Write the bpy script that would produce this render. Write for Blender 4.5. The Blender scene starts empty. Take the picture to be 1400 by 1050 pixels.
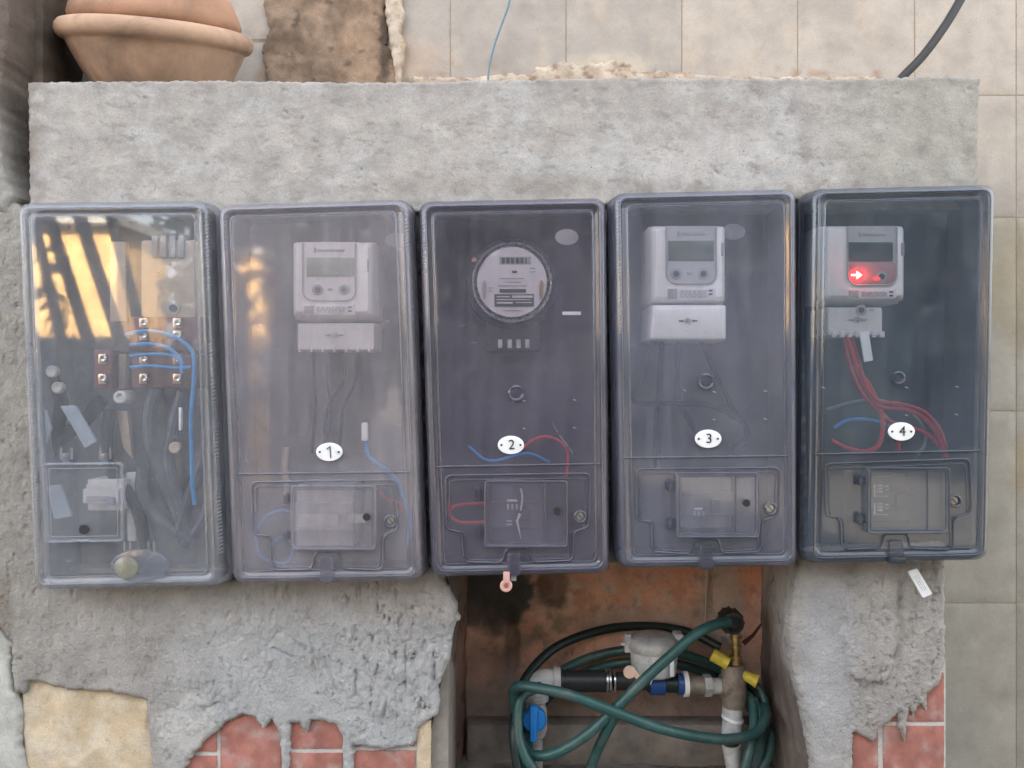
import bpy, bmesh, math, random
import numpy as np
from mathutils import Vector, Matrix
from mathutils.geometry import delaunay_2d_cdt
R = math.radians
random.seed(7)
rng = np.random.default_rng(7)
S = bpy.context.scene
C = S.collection

# ------------------------------------------------------------------ camera, sky, sun, exposure
D = 1.15                                   # camera to the plane of the plastered wall (m); wall plane is Y = 0
cam_d = bpy.data.cameras.new('camera'); cam = bpy.data.objects.new('camera', cam_d); C.objects.link(cam)
cam.location = (0, -D, 0); cam.rotation_euler = (R(90), 0, 0)
cam_d.sensor_width = 36; cam_d.lens = 36*D/1.4; cam_d.clip_start = .01; cam_d.clip_end = 3000
cam_d.dof.use_dof = False
S.camera = cam
W = bpy.data.worlds.new('World'); S.world = W; W.use_nodes = True
wn = W.node_tree.nodes; wl = W.node_tree.links
for n in list(wn): wn.remove(n)
sky = wn.new('ShaderNodeTexSky'); sky.sky_type = 'NISHITA'; sky.sun_disc = False
SUN_EL, SUN_AZ = 27, 14
sky.sun_elevation = R(SUN_EL); sky.sun_rotation = R(SUN_AZ)
sky.air_density = 1.0; sky.dust_density = 4.0; sky.ozone_density = 1.0
hs = wn.new('ShaderNodeHueSaturation'); hs.inputs['Saturation'].default_value = .30
bg = wn.new('ShaderNodeBackground'); bg.inputs['Strength'].default_value = .1
wo = wn.new('ShaderNodeOutputWorld')
wl.new(sky.outputs[0], hs.inputs['Color']); wl.new(hs.outputs[0], bg.inputs['Color']); wl.new(bg.outputs[0], wo.inputs[0])
sd = bpy.data.lights.new('sun', 'SUN'); sd.energy = 5; sd.angle = R(.5); sd.color = (1, .86, .66)
so = bpy.data.objects.new('sun', sd); C.objects.link(so)
az, el = R(SUN_AZ), R(SUN_EL)              # the sun stands behind the tiled wall: what the photo shows is in shade
to_sun = Vector((math.sin(az)*math.cos(el), math.cos(az)*math.cos(el), math.sin(el)))
so.rotation_euler = to_sun.to_track_quat('Z', 'Y').to_euler()
S.view_settings.view_transform = 'Standard'; S.view_settings.look = 'None'
S.view_settings.exposure = 3.84; S.view_settings.gamma = 1
S.cycles.transparent_max_bounces = 32; S.cycles.max_bounces = 10
try: S.cycles.sample_clamp_indirect = 4
except Exception: pass

# ------------------------------------------------------------------ helpers
def P(px, py, Y=0.0):                       # photograph pixel + real depth -> point in the world
    k = .001*(D+Y)/D
    return Vector(((px-700)*k, Y, (525-py)*k))
def K(Y): return .001*(D+Y)/D
def setp(o, **kw):
    for a, b in kw.items():
        if b is not None: o[a] = b
    return o
def thing(name, label, cat, loc=(0,0,0), group=None, kind=None):
    o = bpy.data.objects.new(name, None); C.objects.link(o); o.location = loc
    o.empty_display_size = .02
    return setp(o, label=label, category=cat, group=group, kind=kind)
def tag(o, label, cat, group=None, kind=None): return setp(o, label=label, category=cat, group=group, kind=kind)
def link(name, me, mat, parent=None):
    if mat and not me.materials: me.materials.append(mat)
    o = bpy.data.objects.new(name, me); C.objects.link(o)
    if parent is not None:
        o.parent = parent
        # meshes are written in world coordinates: cancel the parents' offsets
        off = Vector((0,0,0)); p = parent
        while p is not None: off += p.location; p = p.parent
        o.location = -off
    return o
class MB:
    def __init__(s): s.v = []; s.f = []
    def add(s, vs, fs):
        b = len(s.v); s.v += [tuple(v) for v in vs]; s.f += [tuple(b+i for i in f) for f in fs]
    def box(s, a, b, bev=0):
        bm = bmesh.new(); bmesh.ops.create_cube(bm, size=1)
        a = Vector(a); b = Vector(b); c = (a+b)/2; d = Vector([abs(b[i]-a[i]) for i in range(3)])
        for v in bm.verts: v.co = Vector((v.co.x*d.x, v.co.y*d.y, v.co.z*d.z)) + c
        if bev: bmesh.ops.bevel(bm, geom=bm.edges[:], offset=bev, segments=2, affect='EDGES', profile=.6)
        s.bm(bm); return s
    def bm(s, bm):
        bm.verts.index_update()
        s.add([v.co.copy() for v in bm.verts], [[v.index for v in f.verts] for f in bm.faces]); bm.free()
    def tube(s, pts, r, n=10, cap=True):
        pts = [Vector(p) for p in pts]; rs = r if isinstance(r, (list, tuple)) else [r]*len(pts)
        vs = []; up = None
        for i, p in enumerate(pts):
            t = (pts[min(i+1, len(pts)-1)] - pts[max(i-1, 0)]).normalized()
            if up is None:
                up = Vector((0,1,0)) if abs(t.y) < .9 else Vector((1,0,0))
            up = (up - t*up.dot(t))
            if up.length < 1e-6: up = Vector((1,0,0)) - t*t.x
            up.normalize(); sd_ = t.cross(up)
            for k in range(n):
                a = 2*math.pi*k/n
                vs.append(p + (up*math.cos(a)+sd_*math.sin(a))*rs[i])
        fs = []
        for i in range(len(pts)-1):
            for k in range(n):
                fs.append((i*n+k, i*n+(k+1)%n, (i+1)*n+(k+1)%n, (i+1)*n+k))
        if cap:
            fs.append(tuple(range(n-1,-1,-1))); fs.append(tuple((len(pts)-1)*n+k for k in range(n)))
        s.add(vs, fs); return s
    def lathe(s, prof, c, axis='Z', n=48, mat=None):
        # prof: (radius, height) pairs; axis 'Z' or 'Y' (front to back) or 'X'
        c = Vector(c); vs = []
        for r, h in prof:
            for k in range(n):
                a = 2*math.pi*k/n
                if axis == 'Z': q = Vector((r*math.cos(a), r*math.sin(a), h))
                elif axis == 'Y': q = Vector((r*math.cos(a), h, r*math.sin(a)))
                else: q = Vector((h, r*math.cos(a), r*math.sin(a)))
                if mat: q = mat @ q
                vs.append(c+q)
        fs = []
        for i in range(len(prof)-1):
            for k in range(n): fs.append((i*n+k, i*n+(k+1)%n, (i+1)*n+(k+1)%n, (i+1)*n+k))
        fs.append(tuple(range(n-1,-1,-1))); fs.append(tuple((len(prof)-1)*n+k for k in range(n)))
        s.add(vs, fs); return s
    def loft(s, rings, cap0=False, cap1=True):
        n = len(rings[0]); vs = [v for r in rings for v in r]; fs = []
        for i in range(len(rings)-1):
            for k in range(n): fs.append((i*n+k, i*n+(k+1)%n, (i+1)*n+(k+1)%n, (i+1)*n+k))
        if cap0: fs.append(tuple(range(n)))
        if cap1: fs.append(tuple((len(rings)-1)*n+k for k in range(n-1,-1,-1)))
        s.add(vs, fs); return s
    def build(s, name, mat, parent=None, smooth=True, angle=35):
        me = bpy.data.meshes.new(name); me.from_pydata(s.v, [], s.f)
        bm = bmesh.new(); bm.from_mesh(me); bmesh.ops.recalc_face_normals(bm, faces=bm.faces[:]); bm.to_mesh(me); bm.free()
        o = link(name, me, mat, parent)
        if smooth:
            me.polygons.foreach_set('use_smooth', [True]*len(me.polygons))
            try: me.set_sharp_from_angle(angle=R(angle))
            except Exception: pass
        return o
def spline(pts, n=8):
    pts = [Vector(p) for p in pts]; out = []
    q = [pts[0]*2-pts[1]] + pts + [pts[-1]*2-pts[-2]]
    for i in range(1, len(q)-2):
        for k in range(n):
            t = k/n; a, b, c, d = q[i-1], q[i], q[i+1], q[i+2]
            out.append(.5*((2*b)+(c-a)*t+(2*a-5*b+4*c-d)*t*t+(3*b-a-3*c+d)*t**3))
    out.append(pts[-1]); return out
def rquad(cor, inset, r, Y, n=6, Yp=None):
    """rounded quadrilateral ring; cor = TL,TR,BR,BL in photo px, unprojected at Yp, placed at Y"""
    Yp = Y if Yp is None else Yp
    c = [P(x, y, Yp) for x, y in cor]; c = [Vector((v.x, v.z)) for v in c]
    inset *= .001; r *= .001
    cen = sum(c, Vector((0,0)))/4; L = []
    for i in range(4):
        a, b = c[i], c[(i+1)%4]; d = (b-a).normalized(); nrm = Vector((-d.y, d.x))
        if nrm.dot(cen-a) < 0: nrm = -nrm
        L.append((a+nrm*inset, d))
    cc = []
    for i in range(4):
        (p, d), (q, e) = L[i-1], L[i]
        den = d.x*e.y-d.y*e.x; t = ((q.x-p.x)*e.y-(q.y-p.y)*e.x)/den
        cc.append(p+d*t)
    out = []
    for i in range(4):
        v = cc[i]; a = (cc[i-1]-v).normalized(); b = (cc[(i+1)%4]-v).normalized()
        p0 = v+a*r; p2 = v+b*r
        for k in range(n+1):
            t = k/n; q = p0*(1-t)**2+v*2*t*(1-t)*.86+p2*t*t
            q = q + v*0 if False else (p0*(1-t)**2+v*2*t*(1-t)+p2*t*t)
            out.append(Vector((q.x, Y, q.y)))
    return out
def rrect(x0, y0, x1, y1, r, Y, n=5, Yp=None, inset=0):
    return rquad([(x0,y0),(x1,y0),(x1,y1),(x0,y1)], inset, r, Y, n, Yp)
def plate(x0, y0, x1, y1, Y, t, r=2, mat=None, name='panel', parent=None, bev=1.0, cor=None):
    """thin rounded block, front at Y, thickness t (m) going back"""
    c = cor or [(x0,y0),(x1,y0),(x1,y1),(x0,y1)]
    m = MB(); b = bev
    m.loft([rquad(c, 0, r, Y+t, 5, Y), rquad(c, 0, r, Y+b*.001, 5, Y), rquad(c, b*.35, r, Y+b*.00035, 5, Y), rquad(c, b, max(r-b*.5,.3), Y, 5, Y)], cap0=True)
    return m.build(name, mat, parent)
# ---- 2-D noise in numpy
_perm = rng.permutation(512); _grad = rng.normal(size=(512, 2)); _grad /= np.linalg.norm(_grad, axis=1)[:, None]
def gnoise(x, y):
    xi = np.floor(x).astype(int); yi = np.floor(y).astype(int); xf = x-xi; yf = y-yi
    def g(ix, iy, dx, dy):
        h = _perm[(_perm[ix & 511]+iy) & 511]; return _grad[h, 0]*dx+_grad[h, 1]*dy
    u = xf*xf*xf*(xf*(xf*6-15)+10); v = yf*yf*yf*(yf*(yf*6-15)+10)
    a = g(xi, yi, xf, yf); b = g(xi+1, yi, xf-1, yf); c = g(xi, yi+1, xf, yf-1); d = g(xi+1, yi+1, xf-1, yf-1)
    return (a+(b-a)*u)+((c+(d-c)*u)-(a+(b-a)*u))*v
def fbm(x, y, s, o=4, g=.55):               # s = feature size in px
    x = np.asarray(x, float)/s; y = np.asarray(y, float)/s; t = 0; a = 1; n = 0
    for i in range(o): t = t+a*gnoise(x+i*37.1, y-i*19.7); n += a; a *= g; x = x*2.03; y = y*2.03
    return t/n*1.6
def sstep(a, b, x): t = np.clip((x-a)/(b-a), 0, 1); return t*t*(3-2*t)
def blob(x, y, cx, cy, rx, ry, soft=.35, rag=.35, s=30):
    d = np.sqrt(((x-cx)/rx)**2+((y-cy)/ry)**2)+fbm(x+cx, y+cy, s, 4)*rag
    return 1-sstep(1-soft, 1+soft, d)
def mixc(a, b, t):
    a = np.asarray(a, float); b = np.asarray(b, float); t = np.asarray(t)[..., None]
    return a*(1-t)+b*t
def in_poly(x, y, poly):
    r = np.zeros(x.shape, bool); n = len(poly)
    for i in range(n):
        x0, y0 = poly[i]; x1, y1 = poly[(i+1)%n]
        c = ((y0 > y) != (y1 > y)); xx = (x1-x0)*(y-y0)/((y1-y0) if y1 != y0 else 1e-9)+x0
        r ^= c & (x < xx)
    return r
def seg_dist(x, y, poly):
    d = np.full(x.shape, 1e9); n = len(poly)
    for i in range(n):
        ax, ay = poly[i]; bx, by = poly[(i+1)%n]; dx, dy = bx-ax, by-ay; L = dx*dx+dy*dy+1e-9
        t = np.clip(((x-ax)*dx+(y-ay)*dy)/L, 0, 1); d = np.minimum(d, np.hypot(x-ax-t*dx, y-ay-t*dy))
    return d
def slab(name, outline, Y, thick, mat, parent, sp=4.0, hf=None, cf=None, rag=2.0, rnd=5.0, ragmask=None, back=None):
    """irregular relief block: outline in photo px at depth Y, rough front, rounded ragged edges, real thickness"""
    pts = []
    n = len(outline)
    for i in range(n):
        a = outline[i]; b = outline[(i+1)%n]; L = math.hypot(b[0]-a[0], b[1]-a[1]); m = max(1, int(L/(sp*.8)))
        for k in range(m): pts.append((a[0]+(b[0]-a[0])*k/m, a[1]+(b[1]-a[1])*k/m))
    ax = np.array(pts)
    if rag:
        nx = fbm(ax[:,0]+11, ax[:,1]+5, 12, 5, .8)*rag*2; ny = fbm(ax[:,0]-31, ax[:,1]+77, 12, 5, .8)*rag*2
        ax = ax+np.stack([nx, ny], 1)
    poly = [tuple(p) for p in ax]
    x0, y0 = ax.min(0); x1, y1 = ax.max(0)
    gx, gy = np.meshgrid(np.arange(x0, x1, sp), np.arange(y0, y1, sp*.87))
    gx = gx+(np.arange(gx.shape[0])%2)[:, None]*sp*.5
    gx = gx.ravel()+rng.uniform(-.22, .22, gx.size)*sp; gy = gy.ravel()+rng.uniform(-.22, .22, gy.size)*sp
    ok = in_poly(gx, gy, poly); gx = gx[ok]; gy = gy[ok]
    ds = seg_dist(gx, gy, poly); ok = ds > sp*.45; gx = gx[ok]; gy = gy[ok]; ds = ds[ok]
    N = len(poly)
    allp = [Vector(p) for p in poly]+[Vector((a, b)) for a, b in zip(gx, gy)]
    vs, es, fs, ov, oe, of = delaunay_2d_cdt(allp, [(i, (i+1)%N) for i in range(N)], [], 1, 1e-5)
    v = np.array([(p.x, p.y) for p in vs])
    dist = seg_dist(v[:,0], v[:,1], poly)
    h = hf(v[:,0], v[:,1]) if hf else np.zeros(len(v))          # mm towards the viewer
    e = 1-np.clip(dist/rnd, 0, 1); h = h*(1-e*.5)-rnd*.55*e*e
    k = K(Y)
    front = np.stack([(v[:,0]-700)*k, Y-h*.001, (525-v[:,1])*k], 1)
    cnt = {}
    for f in fs:
        for i in range(len(f)):
            a, b = f[i], f[(i+1)%len(f)]
            if (b, a) in cnt: cnt.pop((b, a))
            else: cnt[(a, b)] = 1
    verts = [tuple(p) for p in front]; faces = [tuple(f) for f in fs]; bi = {}
    cc = cf(v[:,0], v[:,1]) if cf else np.full((len(v), 3), .4)
    cols = list(map(tuple, cc))
    for (a, b) in cnt:
        for q in (a, b):
            if q not in bi:
                bi[q] = len(verts); verts.append((front[q,0], (Y+thick) if back is None else back, front[q,2])); cols.append(cols[q])
        faces.append((b, a, bi[a], bi[b]))
    me = bpy.data.meshes.new(name); me.from_pydata(verts, [], faces)
    at = me.color_attributes.new('Col', 'FLOAT_COLOR', 'POINT')
    at.data.foreach_set('color', np.concatenate([np.array(cols), np.ones((len(cols), 1))], 1).ravel().astype(np.float32))
    bm = bmesh.new(); bm.from_mesh(me); bmesh.ops.recalc_face_normals(bm, faces=bm.faces[:]); bm.to_mesh(me); bm.free()
    # front must face the camera
    me.polygons.foreach_set('use_smooth', [True]*len(me.polygons))
    me.set_sharp_from_angle(angle=R(60))
    return link(name, me, mat, parent)
def sheet(name, fn, nu, nv, mat, parent, cf):
    verts = []; us = []; 
    for i in range(nu+1):
        for j in range(nv+1): verts.append(tuple(fn(i/nu, j/nv)))
    v = np.array(verts); faces = [(i*(nv+1)+j, (i+1)*(nv+1)+j, (i+1)*(nv+1)+j+1, i*(nv+1)+j+1) for i in range(nu) for j in range(nv)]
    me = bpy.data.meshes.new(name); me.from_pydata(verts, [], faces)
    cc = cf(v)
    at = me.color_attributes.new('Col', 'FLOAT_COLOR', 'POINT')
    at.data.foreach_set('color', np.concatenate([cc, np.ones((len(cc), 1))], 1).ravel().astype(np.float32))
    me.polygons.foreach_set('use_smooth', [True]*len(me.polygons))
    return link(name, me, mat, parent)

# ------------------------------------------------------------------ materials
def lin(r, g, b):
    f = lambda c: ((c/255+.055)/1.055)**2.4 if c > 10 else c/255/12.92
    return (f(r), f(g), f(b), 1)
def newmat(name):
    m = bpy.data.materials.new(name); m.use_nodes = True
    nt = m.node_tree; b = nt.nodes['Principled BSDF']; return m, nt, b
def nd(nt, t, **kw):
    n = nt.nodes.new(t)
    for a, b in kw.items():
        if hasattr(n, a): setattr(n, a, b)
        else: n.inputs[a].default_value = b
    return n
def tex_noise(nt, scale, detail=5, rough=.6, vec=None, dist=0):
    n = nd(nt, 'ShaderNodeTexNoise'); n.inputs['Scale'].default_value = scale; n.inputs['Detail'].default_value = detail
    n.inputs['Roughness'].default_value = rough; n.inputs['Distortion'].default_value = dist
    if vec: nt.links.new(vec, n.inputs['Vector'])
    return n
def ramp(nt, src, p0, p1, c0=(0,0,0,1), c1=(1,1,1,1)):
    r = nd(nt, 'ShaderNodeValToRGB'); e = r.color_ramp.elements
    e[0].position = p0; e[1].position = p1; e[0].color = c0; e[1].color = c1
    nt.links.new(src, r.inputs[0]); return r
def mix(nt, fac, a, b, mode='MIX'):
    n = nd(nt, 'ShaderNodeMix', data_type='RGBA', blend_type=mode)
    for i, v in ((0, fac), (6, a), (7, b)):
        if hasattr(v, 'is_output') or isinstance(v, bpy.types.NodeSocket): nt.links.new(v, n.inputs[i])
        else: n.inputs[i].default_value = v
    return n.outputs[2]
def simple(name, col, rough=.5, metal=0, var=.15, vscale=60, bump=.1, bscale=300, dirt=None, dirt_amt=.5, dscale=25, spec=.5, coat=0):
    m, nt, b = newmat(name); L = nt.links
    co = nd(nt, 'ShaderNodeTexCoord').outputs['Object']
    n1 = tex_noise(nt, vscale, 5, .6, co)
    c0 = tuple(c*(1-var) for c in col[:3])+(1,); c1 = tuple(min(1, c*(1+var)) for c in col[:3])+(1,)
    c = ramp(nt, n1.outputs[0], .3, .7, c0, c1).outputs[0]
    if dirt:
        n2 = tex_noise(nt, dscale, 7, .7, co, .6); f = ramp(nt, n2.outputs[0], .5, .72, (0,0,0,1), (dirt_amt,)*3+(1,)).outputs[0]
        c = mix(nt, f, c, dirt)
    L.new(c, b.inputs['Base Color'])
    n3 = tex_noise(nt, vscale*1.7, 4, .6, co); rr = nd(nt, 'ShaderNodeMapRange')
    rr.inputs['To Min'].default_value = max(0, rough-.12); rr.inputs['To Max'].default_value = min(1, rough+.12)
    L.new(n3.outputs[0], rr.inputs[0]); L.new(rr.outputs[0], b.inputs['Roughness'])
    b.inputs['Metallic'].default_value = metal
    b.inputs['Specular IOR Level'].default_value = spec
    if coat: b.inputs['Coat Weight'].default_value = coat
    if bump:
        bp = nd(nt, 'ShaderNodeBump'); bp.inputs['Strength'].default_value = bump; bp.inputs['Distance'].default_value = .001
        L.new(tex_noise(nt, bscale, 5, .6, co).outputs[0], bp.inputs['Height']); L.new(bp.outputs[0], b.inputs['Normal'])
    return m
def plaster_mat(name, rough=.95, fine=.8, coarse=.7, pits=.5, mott=.24, dist=.0020):
    """colour from the painted-on tones of each slab; grain, mottling and pits procedural"""
    m, nt, b = newmat(name); L = nt.links
    co = nd(nt, 'ShaderNodeTexCoord').outputs['Object']
    at = nd(nt, 'ShaderNodeVertexColor'); at.layer_name = 'Col'
    c = at.outputs[0]
    n1 = tex_noise(nt, 28, 8, .65, co, .3)
    c = mix(nt, 1.0, c, ramp(nt, n1.outputs[0], .3, .7, (1-mott,)*3+(1,), (1+mott*.6,)*3+(1,)).outputs[0], 'MULTIPLY')
    n2 = tex_noise(nt, 420, 4, .7, co)
    c = mix(nt, 1.0, c, ramp(nt, n2.outputs[0], .3, .7, (.86,.86,.86,1), (1.1,1.1,1.1,1)).outputs[0], 'MULTIPLY')
    # pits and little dirt marks
    n3 = tex_noise(nt, 75, 6, .75, co, 1.2)
    pt = ramp(nt, n3.outputs[0], .60, .70, (0,0,0,1), (pits,)*3+(1,)).outputs[0]
    c = mix(nt, pt, c, lin(104, 96, 88))
    vo = nd(nt, 'ShaderNodeTexVoronoi'); vo.inputs['Scale'].default_value = 95; vo.inputs['Randomness'].default_value = 1
    L.new(co, vo.inputs['Vector'])
    hole = ramp(nt, vo.outputs['Distance'], .03, .09, (1,1,1,1), (0,0,0,1)).outputs[0]
    n4 = tex_noise(nt, 9, 2, .5, co); gate = ramp(nt, n4.outputs[0], .60, .66).outputs[0]
    hole = mix(nt, 1.0, hole, gate, 'MULTIPLY')
    c = mix(nt, hole, c, lin(70, 64, 58))
    L.new(c, b.inputs['Base Color']); b.inputs['Roughness'].default_value = rough; b.inputs['Specular IOR Level'].default_value = .25
    # relief
    ma = nd(nt, 'ShaderNodeMath', operation='MULTIPLY_ADD'); L.new(tex_noise(nt, 130, 8, .7, co, .5).outputs[0], ma.inputs[0]); ma.inputs[1].default_value = coarse
    mb_ = nd(nt, 'ShaderNodeMath', operation='MULTIPLY'); L.new(tex_noise(nt, 620, 4, .7, co).outputs[0], mb_.inputs[0]); mb_.inputs[1].default_value = fine*.5
    L.new(mb_.outputs[0], ma.inputs[2])
    mc = nd(nt, 'ShaderNodeMath', operation='SUBTRACT'); L.new(ma.outputs[0], mc.inputs[0]); L.new(hole, mc.inputs[1])
    bp = nd(nt, 'ShaderNodeBump'); bp.inputs['Strength'].default_value = 1; bp.inputs['Distance'].default_value = dist
    L.new(mc.outputs[0], bp.inputs['Height']); L.new(bp.outputs[0], b.inputs['Normal'])
    return m
def clear_mat(name, tint, haze, haze_col, rough=.04, scratch=.35, hz_scale=7, bump=.0):
    """clear moulded plastic: tinted see-through body, dusty scattering film and a Fresnel gloss"""
    m, nt, b = newmat(name); L = nt.links; nt.nodes.remove(b)
    out = nt.nodes['Material Output']
    co = nd(nt, 'ShaderNodeTexCoord').outputs['Object']
    tr = nd(nt, 'ShaderNodeBsdfTransparent'); tr.inputs[0].default_value = tint
    df = nd(nt, 'ShaderNodeBsdfDiffuse'); df.inputs[0].default_value = haze_col
    n1 = tex_noise(nt, hz_scale, 4, .5, co, .4)
    mr = nd(nt, 'ShaderNodeMapRange'); mr.inputs['From Min'].default_value = .3; mr.inputs['From Max'].default_value = .7
    mr.inputs['To Min'].default_value = haze*.62; mr.inputs['To Max'].default_value = haze*1.38
    mq = nd(nt, 'ShaderNodeMapping'); mq.inputs['Scale'].default_value = (55, 1, 5); L.new(co, mq.inputs[0])
    ns = tex_noise(nt, 1.0, 5, .6, mq.outputs[0], .6); av = nd(nt, 'ShaderNodeMath', operation='MULTIPLY_ADD')
    L.new(ns.outputs[0], av.inputs[0]); av.inputs[1].default_value = .45
    sc0 = nd(nt, 'ShaderNodeMath', operation='MULTIPLY'); L.new(n1.outputs[0], sc0.inputs[0]); sc0.inputs[1].default_value = .55; L.new(sc0.outputs[0], av.inputs[2])
    mr.inputs['From Min'].default_value = .36; mr.inputs['From Max'].default_value = .64
    L.new(av.outputs[0], mr.inputs[0])
    # fine scratches and dust specks
    mp = nd(nt, 'ShaderNodeMapping'); mp.inputs['Scale'].default_value = (60, 1, 700); mp.inputs['Rotation'].default_value = (0, R(35), 0)
    L.new(co, mp.inputs[0]); n2 = tex_noise(nt, 1.0, 3, .5, mp.outputs[0], .8)
    sc = ramp(nt, n2.outputs[0], .70, .76, (0,0,0,1), (scratch*.9,)*3+(1,)).outputs[0]
    n3 = tex_noise(nt, 900, 2, .5, co); sp_ = ramp(nt, n3.outputs[0], .74, .8, (0,0,0,1), (scratch,)*3+(1,)).outputs[0]
    a1 = nd(nt, 'ShaderNodeMath', operation='ADD'); L.new(mr.outputs[0], a1.inputs[0]); L.new(sc, a1.inputs[1])
    a2 = nd(nt, 'ShaderNodeMath', operation='ADD', use_clamp=True); L.new(a1.outputs[0], a2.inputs[0]); L.new(sp_, a2.inputs[1])
    m1 = nd(nt, 'ShaderNodeMixShader'); L.new(a2.outputs[0], m1.inputs[0]); L.new(tr.outputs[0], m1.inputs[1]); L.new(df.outputs[0], m1.inputs[2])
    gl = nd(nt, 'ShaderNodeBsdfGlossy'); gl.inputs['Roughness'].default_value = rough
    fr = nd(nt, 'ShaderNodeFresnel'); ge = nd(nt, 'ShaderNodeNewGeometry')
    ir = nd(nt, 'ShaderNodeMapRange'); ir.inputs['To Min'].default_value = 1.585; ir.inputs['To Max'].default_value = 1/1.585
    L.new(ge.outputs['Backfacing'], ir.inputs[0]); L.new(ir.outputs[0], fr.inputs[0])
    # slight waviness of the moulding
    bp = nd(nt, 'ShaderNodeBump'); bp.inputs['Strength'].default_value = 1; bp.inputs['Distance'].default_value = bump
    L.new(tex_noise(nt, 14, 2, .4, co).outputs[0], bp.inputs['Height']); L.new(bp.outputs[0], gl.inputs['Normal'])
    m2 = nd(nt, 'ShaderNodeMixShader'); L.new(fr.outputs[0], m2.inputs[0]); L.new(m1.outputs[0], m2.inputs[1]); L.new(gl.outputs[0], m2.inputs[2])
    L.new(m2.outputs[0], out.inputs[0]); return m

M = {}
M['plaster'] = plaster_mat('cement_plaster')
M['plaster_rough'] = plaster_mat('rough_cement_plaster', fine=.9, coarse=1.4, pits=.45, dist=.0034, mott=.17)
M['niche'] = plaster_mat('stained_niche_render', fine=.6, coarse=.9, pits=.25, mott=.22, dist=.0015)
M['earth'] = plaster_mat('peeling_brown_render', fine=.5, coarse=.8, pits=.5, mott=.3, dist=.002)
M['tile'] = plaster_mat('pale_ceramic_tile', rough=.5, fine=.08, coarse=.10, pits=.30, mott=.13, dist=.0006)
M['red_tile'] = plaster_mat('red_brick_slip', rough=.7, fine=.3, coarse=.35, pits=.2, mott=.2, dist=.0008)
M['grout'] = simple('grout', (.30,.245,.18,1), .95, bump=.5)
M['masonry'] = simple('masonry', (.26,.23,.20,1), .95, bump=.8, bscale=120)
M['terracotta'] = simple('terracotta', (.46,.30,.205,1), .92, var=.2, vscale=12, bump=.5, bscale=220, dirt=(.15,.10,.075,1), dirt_amt=.75, dscale=7)
M['body_dark'] = simple('dark_grey_box_plastic', (.060,.062,.072,1), .45, var=.1)
M['body_grey'] = simple('grey_box_plastic', (.16,.165,.18,1), .5, var=.15)
M['inner'] = [simple('back_panel_1', (.15,.15,.155,1), .6, dirt=(.07,.06,.055,1), dscale=30), simple('back_panel_2', (.12,.115,.115,1), .6),
              simple('back_panel_3', (.035,.032,.036,1), .6), simple('back_panel_4', (.045,.046,.052,1), .6), simple('back_panel_5', (.018,.024,.028,1), .6)]
M['white'] = simple('white_plastic', (.83,.79,.78,1), .4, var=.04, bump=.03)
M['offwhite'] = simple('dusty_white_plastic', (.6,.57,.56,1), .5, var=.08)
M['cream'] = simple('cream_plastic', (.42,.33,.25,1), .5, var=.08)
M['face'] = simple('grey_face_panel', (.42,.42,.43,1), .35, var=.04, bump=0)
M['face_white'] = simple('pale_face_panel', (.66,.62,.63,1), .35, var=.04, bump=0)
M['lcd'] = simple('lcd_glass', (.10,.12,.105,1), .15, var=.05, bump=0)
M['lcd_dark'] = simple('dark_lcd_glass', (.035,.045,.045,1), .15, var=.05, bump=0)
M['print'] = simple('dark_print', (.02,.018,.02,1), .6, var=.1, bump=0)
M['print_grey'] = simple('grey_print', (.32,.30,.30,1), .6, var=.1, bump=0)
M['black'] = simple('black_rubber', (.022,.022,.023,1), .45, var=.2)
M['breaker_dark'] = simple('dark_breaker_plastic', (.035,.033,.036,1), .4)
M['maroon'] = simple('maroon_terminal_block', (.13,.038,.035,1), .5, var=.2, dirt=(.1,.08,.07,1))
M['brass'] = simple('brass', (.62,.44,.20,1), .38, metal=1, var=.2, dirt=(.12,.09,.05,1), dscale=60)
M['bronze'] = simple('dull_bronze', (.25,.20,.155,1), .6, metal=.35, var=.3, vscale=90, dirt=(.33,.31,.28,1), dscale=60)
M['steel'] = simple('steel', (.62,.62,.6,1), .28, metal=1, var=.1)
M['copper'] = simple('copper_lug', (.75,.5,.35,1), .3, metal=1)
M['galv'] = simple('weathered_galvanised', (.42,.41,.39,1), .65, metal=.2, var=.2, bump=.3, bscale=200, dirt=(.16,.13,.1,1), dscale=50)
M['wire_blue'] = simple('blue_wire', (.03,.22,.52,1), .4, var=.1, bump=0)
M['wire_red'] = simple('red_wire', (.42,.02,.025,1), .4, var=.1, bump=0)
M['wire_black'] = simple('black_wire', (.008,.008,.009,1), .7, var=.1, bump=0, spec=.15)
M['cable_grey'] = simple('grey_power_cable', (.055,.058,.075,1), .5, var=.3)
M['wire_grey'] = simple('grey_wire', (.14,.15,.16,1), .5, var=.1, bump=0)
M['wire_teal'] = simple('teal_wire', (.10,.20,.24,1), .5, var=.1, bump=0)
M['hose'] = simple('green_hose', (.024,.078,.072,1), .42, var=.25, vscale=22, bump=.15, dirt=(.13,.13,.11,1), dirt_amt=.7, dscale=26)
M['hose_dark'] = simple('dark_hose', (.012,.022,.020,1), .45, var=.2)
M['valve_blue'] = simple('blue_valve_plastic', (.02,.24,.68,1), .4, var=.08)
M['blue_cap'] = simple('navy_ring', (.02,.07,.25,1), .4)
M['yellow'] = simple('yellow_plastic', (.55,.40,.03,1), .5, dirt=(.15,.11,.03,1), dscale=50)
M['pvc'] = simple('dusty_grey_pvc', (.46,.44,.42,1), .6, var=.12, dirt=(.20,.17,.14,1), dscale=40)
M['pvc_dirty'] = simple('dirty_white_pvc', (.52,.51,.49,1), .65, var=.15, bump=.4, bscale=160, dirt=(.15,.13,.11,1), dirt_amt=.8, dscale=45)
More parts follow.
